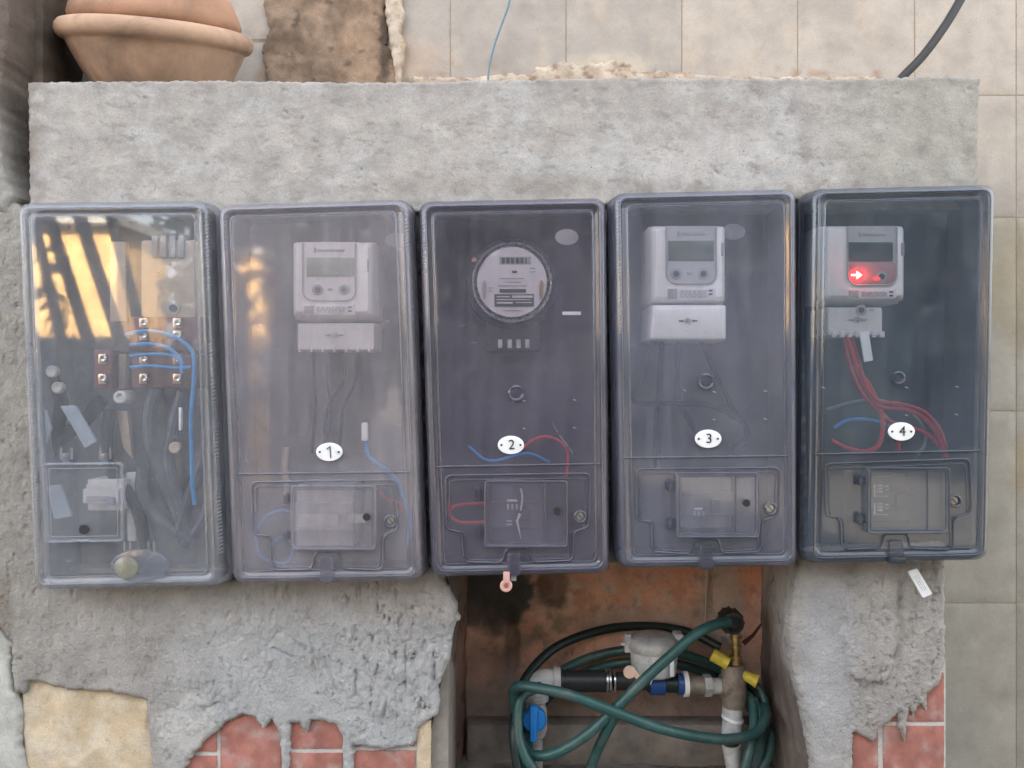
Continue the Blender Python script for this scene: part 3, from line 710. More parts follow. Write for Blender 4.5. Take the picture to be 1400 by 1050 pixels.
def door(t, i, x0, y0, x1, y1, split, hinge_left=True, key=None, screw=None, tongue=None):
    m = MB(); Yd = YF-.003
    outl = lambda ins, r, Y: rrect(x0, y0, x1, y1, r, Y, 5, Yd, ins)
    m.loft([outl(0,5,YF-.0012), outl(.3,5,Yd-.004), outl(1.2,4.5,Yd-.0052), outl(3.4,3.5,Yd-.0052), outl(4.4,3,Yd-.0042)], cap0=False, cap1=True)
    o = m.build('inspection_window', LID[i], t)
    m = MB(); r1 = outl(1.2, 4.5, Yd-.0056); m.tube(r1+[r1[0], r1[1]], .0012, 6, cap=False)
    r1 = outl(5, 3, Yd-.0046); m.tube(r1+[r1[0], r1[1]], .0006, 6, cap=False)
    if split: m.tube([P(split, y0+4, Yd-.005), P(split, y1-4, Yd-.005)], .0009, 6)
    m.build('window_frame', RIM[i], o)
    if hinge_left:
        for fy in (.2, .78):
            y = y0+(y1-y0)*fy; h = MB()
            h.box(P(x0-13, y-5, YF-.005), P(x0-1, y+5, YF+.0005), .0012); h.box(P(x0-9, y-8, YF-.008), P(x0-5, y+8, YF-.0052), .0010)
            h.build('hinge', RIM[i], t)
    if key: disc(*key, 5.2, Yd-.0062, .002, M['print'], 'keyhole', o)
    if screw:
        s = disc(*screw, 5, YF-.004, .0045, M['steel'] if i < 4 else M['bronze'], 'lid_screw', t)
        m = MB(); p = P(*screw, YF-.0042); m.tube([p+Vector((-.003,0,.003)), p+Vector((.003,0,-.003))], .0006, 5); m.build('slot', M['print'], s)
        m = MB(); m.lathe([(.0085,0),(.0085,-.003),(.0070,-.0038),(.0055,-.003),(.0055,0)], P(*screw, YF), 'Y', 24); m.build('screw_boss', RIM[i], t)
    if tongue:
        x, ya, yb = tongue; h = MB(); h.loft([rquad([(x-9,ya),(x+8,ya),(x+10,yb),(x-10,yb)], a, 3, Y, 4, YF) for a, Y in ((0, YF+.0), (.2, YF-.005), (1.2, YF-.0062))])
        h.box(P(x-6, yb-10, YF-.0065), P(x+6, yb-1, YF+.012), .002); h.build('lock_tab', RIM[i], t)
    return o
def number(t, n, px, py):
    o = oval(px, py, 18, 12.5, YF-.004, .0025, M['tag'], 'number_plate', t)
    if n == '1':
        m = MB(); m.tube([P(px-3, py-4, YF-.0046), P(px+1, py-8, YF-.0046), P(px+2.2, py+8, YF-.0046)], .0007, 6); m.build('numeral', M['print'], o)
    else: txt(n, px+1, py, YF-.0046, .0175, M['print'], o)
    for dx in (-13, 13): disc(px+dx, py, 1.5, YF-.0046, .0006, M['print'], 'rivet', o)
def knob(t, i, px, py, r=11):
    m = MB(); k = .001
    m.lathe([(r*k,0),(r*k,-.0016),(r*.8*k,-.0022),(r*.66*k,-.0012),(r*.5*k,-.0010),(r*.42*k,-.0024),(r*.15*k,-.0026)], P(px, py, YF-.0003), 'Y', 28); m.build('moulded_boss', RIM[i], t)
def pips(t, pts):
    for x, y in pts:
        m = MB(); p = P(x, y, YF-.0012); m.tube([p+Vector((-.0022,0,.0008)), p+Vector((.0018,0,-.0006))], [.0006,.0003], 6)
        m.build('moulded_pip', M['print_grey'], t)

COR = [[(28,278),(289,275),(308,800),(50,806)],
       [(300,281),(561,273),(580,793),(320,797)],
       [(573,276),(828,271),(833,783),(590,788)],
       [(836,265),(1087,259),(1088,773),(845,776)],
       [(1105,259),(1357,253),(1347,765),(1098,770)]]
B1 = meter_box(0, COR[0], 'clear lidded distribution box at the far left, crammed with thick cables and maroon terminal blocks', M['body_grey'])
B2 = meter_box(1, COR[1], 'hazy grey meter box with oval plate number 1 and a white breaker in its window', M['body_dark'])
B3 = meter_box(2, COR[2], 'smoky meter box with oval plate number 2 and a round dial meter inside', M['body_dark'])
B4 = meter_box(3, COR[3], 'grey tinted meter box with oval plate number 3 and a whole white digital meter', M['body_dark'])
B5 = meter_box(4, COR[4], 'darkest meter box with oval plate number 4 and a red lit arrow on its meter', M['body_dark'])
ribs(B1, 0, [(283,308,285,400),(288,470,303,760),(40,470,52,770)]); ribs(B2, 1, [(556,300,557,345),(308,300,318,560)]); ribs(B3, 2, [(580,290,582,380)]); ribs(B4, 3, [(846,275,849,460)])
number(B2, '1', 450, 618); number(B3, '2', 698.5, 608.5); number(B4, '3', 968.5, 600); number(B5, '4', 1233, 590)
TEE = [None,
 [(343,659),(543,656),(544,724),(525,731),(523,779),(466,777),(464,754),(430,754),(427,778),(371,779),(369,732),(346,731)],
 [(609,650),(807,647),(805,721),(783,727),(784,766),(727,768),(724,750),(691,750),(687,769),(634,768),(631,727),(610,724)],
 [(869,641),(1066,639),(1064,706),(1041,711),(1041,754),(986,756),(983,737),(948,737),(944,757),(891,754),(890,713),(870,711)],
 [(1127,634),(1326,627),(1328,701),(1303,707),(1303,751),(1243,750),(1242,730),(1207,730),(1205,749),(1151,751),(1148,707),(1129,706)]]
SEAM = [None, (326,648,562,645), (596,638,820,634), (853,626,1076,623), (1112,621,1340,616)]
for i, b in ((1,B2),(2,B3),(3,B4),(4,B5)):
    cx = sum(p[0] for p in TEE[i])/12; cy = sum(p[1] for p in TEE[i])/12
    inner = [(cx+(p[0]-cx)*(1-5/90), cy+(p[1]-cy)*(1-5/62)) for p in TEE[i]]
    ridge([TEE[i]], .0014, YF-.0009, RIM[i], 'embossed_border', b, rr=9)
    ridge([inner], .0008, YF-.0007, RIM[i], 'embossed_border', b, rr=7)
    x0, y0, x1, y1 = SEAM[i]; ridge([[(x0,y0),(x1,y1)]], .0016, YF-.0004, RIM[i], 'lid_step', b, closed=False)
door(B2, 1, 399, 663, 515, 751, 483, key=(501,707), screw=(534,712), tongue=(448,760,795))
door(B3, 2, 662, 656, 776, 747, 745, key=(762,699), screw=(793,706), tongue=(703,755,785))
door(B4, 3, 923, 645, 1037, 734, 1006, key=(1021,688), screw=(1053,695), tongue=(965,745,775))
door(B5, 4, 1183, 638, 1296, 729, 1268, key=None, screw=(1305,685), tongue=(1224,738,768))
knob(B3, 2, 706, 538); knob(B4, 3, 965, 522); knob(B5, 4, 1228, 517, 9)
pips(B3, [(786,547),(717,586),(786,585),(717,548)]); pips(B4, [(937,534),(977,536),(1047,535),(977,574),(1047,573)]); pips(B5, [(1240,530),(1309,529),(1240,568),(1308,567),(1126,530)])
# box 1: hinged square window, oval cap
m = MB(); Yd = YF-.003
ow = None
o1 = lambda ins, r, Y: rquad([(62,633),(170,632),(171,739),(66,741)], ins, r, Y, 5, Yd)
mm = MB(); mm.loft([o1(0,5,YF-.0012), o1(.3,5,Yd-.004), o1(1.2,4.5,Yd-.0052), o1(3.4,3.5,Yd-.0052), o1(4.4,3,Yd-.0042)], cap1=True); ow = mm.build('inspection_window', LID[0], B1)
mm = MB(); r1 = o1(1, 5, Yd-.0055); mm.tube(r1+[r1[0], r1[1]], .0017, 8, cap=False); r1 = o1(7, 3, Yd-.0046); mm.tube(r1+[r1[0], r1[1]], .0009, 6, cap=False); mm.build('window_frame', RIM[0], ow)
for x in (91, 144):
    h = MB()
    for dx in (-7, 7): h.tube([P(x+dx, 612, YF-.006), P(x+dx, 628, YF-.006)], .0014, 6)
    h.box(P(x-6, 620, YF-.007), P(x+4, 634, YF-.001), .001); h.build('hinge', RIM[0], B1)
disc(114, 724, 6.5, Yd-.0062, .002, M['print'], 'keyhole', ow)
h = MB(); h.tube([P(100,739,Yd-.006), P(122,739,Yd-.006)], .002, 8); h.build('latch', RIM[0], ow)
ov = oval(191, 774, 40, 22, YF-.004, .003, RIM[0], 'oval_cap', B1)
oval(172, 776, 16, 15, YF-.0045, .001, clear_mat('yellowed_clear', (.8,.8,.7,1), .4, (.42,.41,.33,1), .2, .3), 'cap_lens', ov); oval(214, 773, 15, 15, YF-.0045, .001, RIM[0], 'cap_lens', ov)
for x in (174, 207):
    h = MB()
    for dx in (-4, 4): h.tube([P(x+dx, 740, YF-.005), P(x+dx, 754, YF-.005)], .0011, 6)
    h.build('cap_clip', RIM[0], B1)
# ovals on stalks inside the backs of boxes
for b, x, y, k in ((B2, 541, 328, .9), (B3, 775, 324, 1), (B4, 1003, 317, 1)):
    o = oval(x, y, 16*k, 11*k, -.02, .0015, M['print_grey'] if b is B3 else M['body_grey'], 'inner_oval', b); h = MB(); h.tube([P(x, y, -.018), P(x, y, .044)], .002, 6); h.build('stalk', M['print'], o)

# ------------------------------------------------------------------ digital meters
def digital_meter(label, x0, y0, x1, y1, face, lcd, btn, facemat, lcdmat, cover, covmat, Yf=-.030, tilt=0, whole=False):
    t = thing('electricity_meter', label, 'meter', P((x0+x1)/2, y1, .02), 'white digital electricity meters')
    m = MB(); q = lambda ins, r, Y: rrect(x0, y0, x1, y1, r, Y, 5, Yf, ins)
    m.loft([q(-1,6,.042), q(-1,6,-.004), q(1,5,-.008), q(1.5,5,Yf+.010), q(4,6,Yf+.0035), q(8,5,Yf)], cap0=True); m.build('case', M['white'], t)
    fx0, fy0, fx1, fy1 = face
    # recessed face with rounded lower corners and a moulded U bezel
    Yp = Yf-.0012
    ring = [(fx0,fy0),(fx1,fy0)]
    for a in range(7): ring.append((fx1-14+14*math.cos(a*math.pi/12), fy1-14+14*math.sin(a*math.pi/12)))
    for a in range(7): ring.append((fx0+14-14*math.sin(a*math.pi/12), fy1-14+14*math.cos(a*math.pi/12)))
    m = MB(); m.loft([[P(a, b, Yp)+Vector((0, .003, 0)) for a, b in ring], [P(a, b, Yp) for a, b in ring]], cap0=True); f = m.build('face_panel', facemat, t)
    m = MB(); m.tube([P(a, b, Yp-.0006) for a, b in ([(fx1, fy0+2)]+ring[2:]+[(fx0, fy0+2)])], .0012, 6); m.build('bezel', M['print_grey'], t)
    lx0, ly0, lx1, ly1 = lcd
    plate(lx0, ly0, lx1, ly1, Yp-.0018, .002, .8, lcdmat, 'display', t, .4)
    # makers strip above the display: illegible print
    cxm = (fx0+fx1)/2; yy = (fy0+ly0)/2+1
    plate(fx0+20, yy-2, fx1-15, yy+1.8, Yp-.0006, .0008, .3, M['print_grey'], 'faded_print', t, .1)
    plate(fx0+15, yy-4, fx0+19, yy+3, Yp-.0006, .0008, .3, M['print_grey'], 'faded_print', t, .1)
    for bx, by in btn:
        b = disc(bx, by, 7.5, Yp-.0016, .002, M['print_grey'], 'button', t); disc(bx, by, 4, Yp-.003, .002, M['print'], 'button_cap', b)
    plate((btn[0][0]+btn[1][0])/2-4, btn[0][1]-2, (btn[0][0]+btn[1][0])/2+3, btn[0][1]+1.5, Yp-.0006, .0008, .3, M['print_grey'], 'faded_print', t, .1)
    # rating label
    yl0, yl1 = fy1+6, y1-4; lab = plate(fx0+1, yl0, fx1-1, yl1, Yf-.0008, .001, .5, M['face_white'], 'rating_label', t, .1)
    plate(fx0+2, yl0+1, fx0+15, yl1-1, Yf-.0014, .0007, .4, M['print_grey'], 'label_block', lab, .1)
    m = MB()
    for r in range(4):
        y = yl0+3+r*(yl1-yl0-5)/4; xx = fx0+19
        while xx < fx1-14:
            w = random.uniform(3, 9); m.box(P(xx, y, Yf-.0013), P(min(xx+w, fx1-13), y+1.4, Yf-.0006)); xx += w+1.6
    m.build('label_print', M['print_grey'], lab, smooth=False)
    m = MB()
    for dy in (0, 5): m.box(P(fx1-10, yl0+2+dy, Yf-.0013), P(fx1-5, yl0+4.5+dy, Yf-.0006))
    m.build('label_mark', M['print'], lab, smooth=False)
    # side vent / slot on right shoulder
    m = MB(); m.box(P(x1-9, y0+26, Yf-.0005), P(x1-6.5, y0+44, Yf+.004), .0005); m.build('side_slot', M['print_grey'], t)
    # terminal cover
    cx0, cy0, cx1, cy1 = cover
    if whole:
        m = MB(); q = lambda ins, r, Y: rquad([(cx0+3,cy0),(cx1,cy0),(cx1,cy1),(cx0-1,cy1)], ins, r, Y, 5, Yf)
        m.loft([q(0,4,.042), q(0,4,Yf+.016), q(.5,4,Yf+.004), q(2.5,3,Yf-.002), q(6,3,Yf-.0045)], cap0=True); tc = m.build('terminal_cover', covmat, t)
    else:
        m = MB(); q = lambda ins, r, Y: rrect(cx0, cy0, cx1, cy1, r, Y, 4, Yf, ins)
        m.loft([q(0,3,.042), q(0,3,Yf+.012), q(1.5,2.5,Yf+.008)], cap0=True)
        for k in range(7):
            x = cx0+6+(cx1-cx0-12)*k/6; m.box(P(x-2, cy1-6, Yf+.006), P(x+2, cy1+2.5, Yf+.012), .0006)
        tc = m.build('terminal_cover', covmat, t)
    sx, sy = (cx0+cx1)/2, cy0+(cy1-cy0)*.45
    yy = Yf-.005 if whole else Yf+.0072
    disc(sx, sy, 4, yy-.002, .004, M['steel'], 'cover_screw', tc)
    m = MB(); m.tube([P(sx-13, sy, yy), P(sx-6, sy, yy)], [.0008,.0016], 6); m.tube([P(sx+6, sy, yy), P(sx+13, sy, yy)], [.0016,.0008], 6); m.build('seal_ear', M['print_grey'] if not whole else M['print'], tc)
    return t
EM2 = digital_meter('white digital meter with pale greenish display, in the box with plate 1', 397, 328, 511, 434, (414,331,486,411), (419,352,484,378), [(434,396),(470,396)], M['face_white'], simple('pale_lcd', (.25,.27,.22,1), .3, var=.05, bump=0), (404,441,511,479), M['offwhite'])
EM4 = digital_meter('white digital meter with smooth white terminal cover still on, in the box with plate 3', 889, 306, 995, 414, (911,309,979,388), (914,329,976,356), [(925,374),(962,374)], M['face'], M['lcd'], (887,416,994,466), M['white'], whole=True)
EM5 = digital_meter('white digital meter with dark display and glowing red arrow, in the box with plate 4', 1124, 306, 1241, 412, (1159,309,1226,390), (1160,331,1221,357), [(1178,424),(1206,378)], M['face'], M['lcd_dark'], (1134,419,1211,459), M['offwhite'])
# red lit lower face of the last meter, with its arrow
Yp = -.0312
rf = plate(1160, 358, 1225, 388, Yp-.0004, .001, 8, simple('pink_lit_face', (.40,.20,.20,1), .35, bump=0), 'lower_face', EM5, .1)
disc(1171, 376, 10, Yp-.0012, .0012, M['led'], 'arrow_light', rf)
m = MB(); Ya = Yp-.0030
m.box(P(1164, 374.6, Ya), P(1173, 377.4, Ya+.001)); m.add([P(1171,370,Ya), P(1179,376,Ya), P(1171,382,Ya), P(1171,370,Ya+.001), P(1179,376,Ya+.001), P(1171,382,Ya+.001)], [(0,1,2),(3,5,4),(0,3,4,1),(1,4,5,2),(2,5,3,0)])
m.build('lit_arrow', M['led_core'], rf, smooth=False)
oval(1199, 381, 5, 2.5, Yp-.0035, .0012, M['led'], 'glint_light', rf)
lp = bpy.data.lights.new('arrow_glow', 'POINT'); lp.energy = .0022; lp.color = (1,.08,.06); lp.shadow_soft_size = .004
lo = bpy.data.objects.new('arrow_glow', lp); C.objects.link(lo); lo.location = P(1178, 376, Yp-.008)
# seal tag hanging at the last meter
m = MB(); m.loft([rquad([(1175,454),(1188,453),(1194,493),(1182,495)], a, 1.5, Y, 4, -.03) for a, Y in ((0,-.028),(0,-.0295),(.3,-.030))], cap0=True); tg = m.build('seal_tag', M['tag'])
tag(tg, 'narrow white tag hanging below the meter with the red arrow', 'tag')
# ------------------------------------------------------------------ round meter
rm = thing('round_electricity_meter', 'round glass fronted dial meter on a dark base in the box with plate 2', 'meter', P(700,440,.02))
c = P(700, 386, -.02); m = MB()
m.lathe([(.062,.062),(.064,.03),(.062,.02),(.056,.016),(.054,.004)], (c.x, -.02, c.z), 'Y', 56); m.box(P(665,420,.0), P(737,482,.043), .004); m.box(P(692,326,.03), P(712,345,.043), .003)
m.build('base', M['breaker_dark'], rm)
m = MB(); m.lathe([(.051,.026),(.052,.005),(.051,-.004),(.048,-.008),(.040,-.0095),(.01,-.010)], (c.x, -.02, c.z), 'Y', 56); m.build('glass_cover', M['dome'], rm)
m = MB(); m.lathe([(.0535,.004),(.055,.001),(.0535,-.003),(.0515,-.001),(.0515,.004)], (c.x, -.02, c.z), 'Y', 56); m.build('glass_ring', M['steel'] , rm)
m = MB(); m.lathe([(.047,.004),(.047,-.001),(.0465,-.0015)], (c.x, -.02, c.z), 'Y', 56); fc = m.build('dial_plate', M['face_white'], rm)
Yq = -.0225
for k in range(6):
    x = 686+k*6.4; plate(x, 352.5, x+(4.4 if k < 5 else 2), 360, Yq, .0012, .4, M['print'], 'number_wheel', fc, .1)
plate(683, 351, 726, 361.5, Yq+.0004, .0006, .5, M['print_grey'], 'register_window', fc, .1)
plate(700, 370, 707, 373, Yq, .001, .2, M['print'], 'printed_mark', fc, .1)
for (a, b_, w, h_) in [(683,380,34,1.2),(690,385,22,1.2),(681,390,40,1.2),(688,424,24,1.2),(724,366,8,1.2),(724,371,8,1.2),(668,393,6,1.5),(668,397,6,1.5),(683,395,36,1.2)]: plate(a, b_, a+w, b_+h_, Yq, .001, .2, M['print_grey'], 'printed_line', fc, .05)
plate(683, 395, 719, 400, Yq-.0002, .001, .3, M['print'], 'name_bar', fc, .1)
lb = plate(676, 402, 730, 419, Yq-.0004, .001, .4, M['print'], 'serial_plate', fc, .1)
for (a, b_, w, h_) in [(679,405,18,1.3),(700,404,28,3),(679,409,46,1.2),(679,413,22,2),(705,413,22,1.2)]: plate(a, b_, a+w, b_+h_, Yq-.001, .001, .2, M['face_white'], 'serial_print', lb, .05)
for x in (662, 740): oval(x, 396, 3, 13, Yq-.0006, .002, M['copper'] if x > 700 else M['print_grey'], 'side_magnet', fc)
for k, x in enumerate((684, 697, 709, 721)):
    m = MB(); m.box(P(x-3, 464, -.004), P(x+3, 476, .0), .0008); m.build('terminal', M['galv'], rm)
m = MB(); m.box(P(769,426,-.03), P(794,431,-.026), .0006); tag(m.build('label_strip', M['tag']), 'short pale adhesive strip right of the round dial meter', 'label')
disc_o = disc(648, 355, 3.4, -.02, .06, M['copper'], 'mounting_screw', B3)
# ------------------------------------------------------------------ breakers behind the inspection windows
def breaker(label, x0, y0, x1, y1, mat, marks, tog, Yf=-.045):
    t = thing('circuit_breaker', label, 'circuit breaker', P((x0+x1)/2, y1, 0), 'circuit breakers behind the inspection windows')
    h = (y1-y0)
    m = MB(); q = lambda a, b_, c_, d, ins, Y: rrect(a, b_, c_, d, 1.5, Y, 3, Yf, ins)
    m.loft([q(x0,y0,x1,y1,0,.043), q(x0,y0,x1,y1,0,Yf+.014), q(x0,y0,x1,y1,1,Yf+.013)], cap0=True)
    m.loft([q(x0,y0+h*.27,x1,y1-h*.27,0,Yf+.014), q(x0,y0+h*.27,x1,y1-h*.27,0,Yf+.001), q(x0,y0+h*.27,x1,y1-h*.27,1,Yf)], cap0=True)
    m.build('case', mat, t)
    a, b_, c_, d, tm = tog
    m = MB(); m.box(P(a, b_, Yf-.006), P(c_, d, Yf+.004), .0012); m.build('toggle', tm, t)
    for (a, b_, c_, d, mm_) in marks: plate(a, b_, c_, d, Yf-.0004, .001, .3, mm_, 'printed_mark', t, .1)
    return t
brk_l = simple('pale_breaker_plastic', (.36,.35,.34,1), .5); brk_m = simple('white_strip', (.55,.53,.5,1), .5)
breaker('pale grey breaker with white middle band, behind the window of box number 1', 402, 665, 482, 749, brk_l, [(407,703,445,721,brk_m),(476,703,500,715,brk_m)], (445,704,464,717,M['face']))
breaker('dark breaker with pale wire ends over it, behind the window of box number 2', 672, 664, 744, 744, M['breaker_dark'], [(693,683,707,686,M['offwhite']),(693,689,696,697,M['print_grey']),(699,689,702,697,M['print_grey']),(705,689,708,697,M['print_grey']),(692,711,700,713,M['print_grey']),(692,716,700,718,M['print_grey'])], (712,696,722,712,M['print']))
breaker('dusty dark breaker with faint marks, behind the window of box number 3', 934, 655, 1003, 724, simple('dusty_breaker', (.11,.105,.10,1), .6), [(949,694,961,697,M['offwhite']),(948,699,951,705,M['print_grey']),(954,699,957,705,M['print_grey']),(960,699,963,705,M['print_grey'])], (972,684,982,700,M['breaker_dark']))
marks5 = []
for yy in (663, 688):
    marks5 += [(1195,yy,1197,yy+15,M['offwhite']),(1195,yy+15,1214,yy+16.5,M['print_grey']),(1200,yy,1207,yy+2,M['offwhite']),(1200,yy+4,1207,yy+6,M['offwhite']),(1200,yy+8,1207,yy+11,M['offwhite']),(1210,yy+1,1215,yy+3,M['offwhite']),(1210,yy+6,1215,yy+8,M['print_grey'])]
breaker('black double breaker with pale printed symbols, behind the window of box number 4', 1190, 652, 1250, 716, M['breaker_dark'], marks5, (1226,676,1246,694,M['print']))
m = MB(); m.tube(spline([P(712,668,-.052), P(714,680,-.054), P(712,698,-.052)]), .0012, 6); m.tube([P(711,702,-.054), P(707,712,-.054), P(712,736,-.053)], [.0022,.0018,.0004], 6)
tag(m.build('bare_wire_end', M['offwhite']), 'pale bare wire ends lying across the dark breaker of box 2', 'wire')
breaker('small white breaker cut by a cream strip, behind the square window of the clear box', 113, 657, 162, 700, M['offwhite'], [(118,678,150,686,M['print_grey']),(118,662,150,670,M['offwhite'])], (148,680,160,690,M['pale_blue']), Yf=-.035)
# ------------------------------------------------------------------ wires inside boxes 2 to 5
def wire(label, pts, r, mat, Y=-.01, name='wire', cat='wire', group='loose wires inside the boxes', n=10, ys=None):
    w = [P(a[0], a[1], a[2] if len(a) > 2 else Y) for a in pts]
    m = MB(); m.tube(spline(w, n), r, 10); return tag(m.build(name, mat), label, cat, group)
w = wire('blue wire curving down the right side of box number 1 from a white connector', [(500,600),(503,622),(515,633),(532,645),(548,668),(558,700),(561,722),(556,747)], .0027, M['wire_blue'], -.035)
m = MB(); m.box(P(494,578,-.040), P(504,602,-.030), .0015); tag(m.build('wire_connector', M['tag']), 'small white connector on top of the blue wire in box number 1', 'connector')
wire('faded blue wire looping left of the breaker in box number 1', [(352,722),(365,705),(385,698),(396,700)], .0025, M['wire_blue'], -.01)
wire('faded blue wire below the breaker, lower left of box number 1', [(352,700),(350,730),(356,760),(390,770),(400,748),(385,735),(372,745)], .0022, M['wire_blue'], .0)
wire('short dull red wire right of the breaker in box number 1', [(520,672),(528,682),(545,688),(548,700)], .002, M['wire_red'], .0)
wire('cream cable end standing left above the breaker in box number 1', [(391,612),(389,640),(392,662),(388,690)], .0048, M['cream'], .02)
for k, (a, b_) in enumerate([(428,432),(446,452),(468,448),(484,470)]):
    wire('dark wire under the meter terminals in box 1, %s' % ['leftmost of four','second from the left of four','third from the left of four','rightmost of four'][k], [(a,478),(a+2,520),(b_,560),(b_-6,620)], .0022, M['wire_black'], .01)
wire('red wire arching right of plate number 2 and down', [(716,612),(728,602),(748,597),(768,606),(776,622),(774,652)], .0022, M['wire_red'], -.02)
wire('red wire loop entering the breaker of box 2, upper strand', [(663,688),(640,689),(622,692),(614,700)], .0022, M['wire_red'], -.02)
wire('red wire loop entering the breaker of box 2, lower strand', [(614,684),(616,706),(632,714),(663,714)], .0024, M['wire_red'], -.02)
wire('thin silvery wire offcut standing diagonally right of plate number 2', [(755,578),(764,594),(774,607),(783,620)], .0008, M['steel'], -.06)
wire('dark blue wire passing low behind plate number 2', [(640,610),(670,630),(720,620),(752,632)], .0022, M['wire_blue'], .02)
wire('black wire dropping from the meter and looping right in box 3', [(895,466),(884,500),(868,530),(866,545),(880,552),(930,551),(975,556),(1005,570),(1020,585),(1018,600),(1000,612)], .0036, M['wire_black'], -.012)
wire('black wire falling from the meter terminals behind plate 3', [(928,466),(926,510),(930,550),(945,580),(956,600)], .0036, M['wire_black'], -.010)
wire('black wire running straight down the left part of box 3', [(905,466),(902,520),(897,580),(897,640)], .0036, M['wire_black'], .0)
wire('black wire slanting right from the meter in box 3', [(958,466),(978,510),(995,545),(1008,570)], .0036, M['wire_black'], .0)
wire('red wire dropping from the meter to the right of the breaker in box 4', [(1158,460),(1172,505),(1185,535),(1205,556),(1240,560),(1268,575),(1285,600),(1293,625)], .0033, M['wire_red'], -.02)
wire('second red wire beside it ending behind plate number 4', [(1164,462),(1178,510),(1192,545),(1215,575),(1262,590),(1280,605),(1292,618)], .0030, M['wire_red'], -.015)
wire('red wire curling back under the others at the left of box 4', [(1168,500),(1190,530),(1206,570),(1203,605),(1185,617),(1160,613),(1136,602)], .0030, M['wire_red'], -.018)
wire('faint red wire deepest of the bunch under the meter in box 4', [(1152,460),(1162,500),(1180,540),(1206,565),(1225,590),(1228,615)], .0028, M['wire_red'], .0)
wire('thin red wire bowing highest across the middle of box 4', [(1172,500),(1196,545),(1232,552),(1262,562),(1284,585),(1294,612)], .0022, M['wire_red'], -.024)
wire('dark blue wire arching low at the left of box 4', [(1140,585),(1158,575),(1180,573),(1205,577),(1222,582)], .0024, M['wire_blue'], -.005)
wire('grey wire arching behind plate number 4 to the right', [(1130,560),(1165,550),(1200,547),(1240,560),(1262,585),(1265,605),(1255,622)], .0022, M['wire_grey'], .0)
# ------------------------------------------------------------------ contents of the clear box
cm = thing('energy_module', 'beige module with dark slots at upper right inside the clear box', 'meter', P(232,440,.02))
plate(192, 328, 268, 436, -.022, .06, 5, M['cream'], 'case', cm, 3)
for x in (207, 219, 231, 243): plate(x, 322, x+8, 352, -.026, .01, 1, M['print_grey'], 'slot', cm, .5)
disc(216, 374, 3, -.024, .003, M['bronze'], 'module_screw', cm); disc(236, 421, 10, -.0235, .003, M['print_grey'], 'dial', cm); disc(236, 421, 5, -.0255, .003, M['print'], 'dial_hub', cm)
rl = thing('cream_strip', 'tapering cream strip running down the middle of the clear box', 'rail', P(165,620,.0))  # cream strips in line down the box
plate(0,0,0,0, .0, .01, 1.5, M['cream'], 'upper_strip', rl, 1, cor=[(150,330),(172,330),(173,440),(150,440)])
plate(0,0,0,0, .0, .01, 1.5, M['cream'], 'middle_strip', rl, 1, cor=[(150,484),(173,484),(170,532),(160,532)])
plate(0,0,0,0, .0, .01, 1.5, M['cream'], 'lower_strip', rl, 1, cor=[(159,562),(174,562),(181,628),(168,612)])
plate(0,0,0,0, .0, .01, 1.5, M['offwhite'], 'foot_strip', rl, 1, cor=[(172,646),(189,646),(186,740),(174,740)])
m = MB(); m.lathe([(.009,.03),(.009,-.002),(.0075,-.004),(.005,-.004),(.004,.0)], P(165,543,-.02), 'Y', 24); m.build('standoff', M['offwhite'], rl); disc(165, 543, 3.2, -.019, .001, M['print'], 'standoff_hole', rl)
for (a, b_, c_, d, lab) in [(176,432,275,480,'upper maroon terminal block inside the clear box'), (180,484,270,530,'lower maroon terminal block below the blue wires in the clear box'), (128,478,152,532,'small maroon terminal block left of the cream strip in the clear box')]:
    t = thing('terminal_block', lab, 'terminal block', P((a+c_)/2, d, 0), 'maroon terminal blocks')
    plate(a, b_, c_, d, -.022, .05, 2, M['maroon'], 'block', t, 1.5)
    xs = [197, 243] if a > 150 else [141]
    for x in xs:
        for y in ([442, 459] if b_ == 432 else [491, 518]):
            m = MB(); m.box(P(x-7, y-7, -.0285), P(x+7, y+7, -.022), .0012); cl = m.build('clamp', M['copper'], t)
            m = MB(); m.lathe([(.0045,.001),(.0045,-.001),(.0035,-.0018),(.001,-.0012)], P(x, y-1, -.0290), 'Y', 16); m.build('clamp_screw', M['steel'], cl)
            m = MB(); m.tube([P(x-3,y-1,-.0312), P(x+3,y-1,-.0312)], .0005, 4); m.build('screw_slot', M['print'], cl)
lbl = ['topmost blue wire sweeping over the maroon blocks and down the right of the clear box', 'second blue wire in the fan over the maroon blocks', 'third blue wire in the fan over the maroon blocks', 'lowest blue wire in the fan over the maroon blocks']
wire(lbl[0], [(172,458),(195,453),(222,455),(248,466),(264,484),(265,520),(261,570),(262,620),(263,660),(266,690)], .0027, M['wire_blue'], -.034)
wire(lbl[1], [(178,472),(205,470),(232,477),(247,492),(249,510)], .0025, M['wire_blue'], -.032)
wire(lbl[2], [(178,487),(205,484),(235,486),(252,498)], .0022, M['wire_blue'], -.032)
wire(lbl[3], [(178,502),(205,500),(238,503),(262,502)], .0022, M['wire_blue'], -.032)
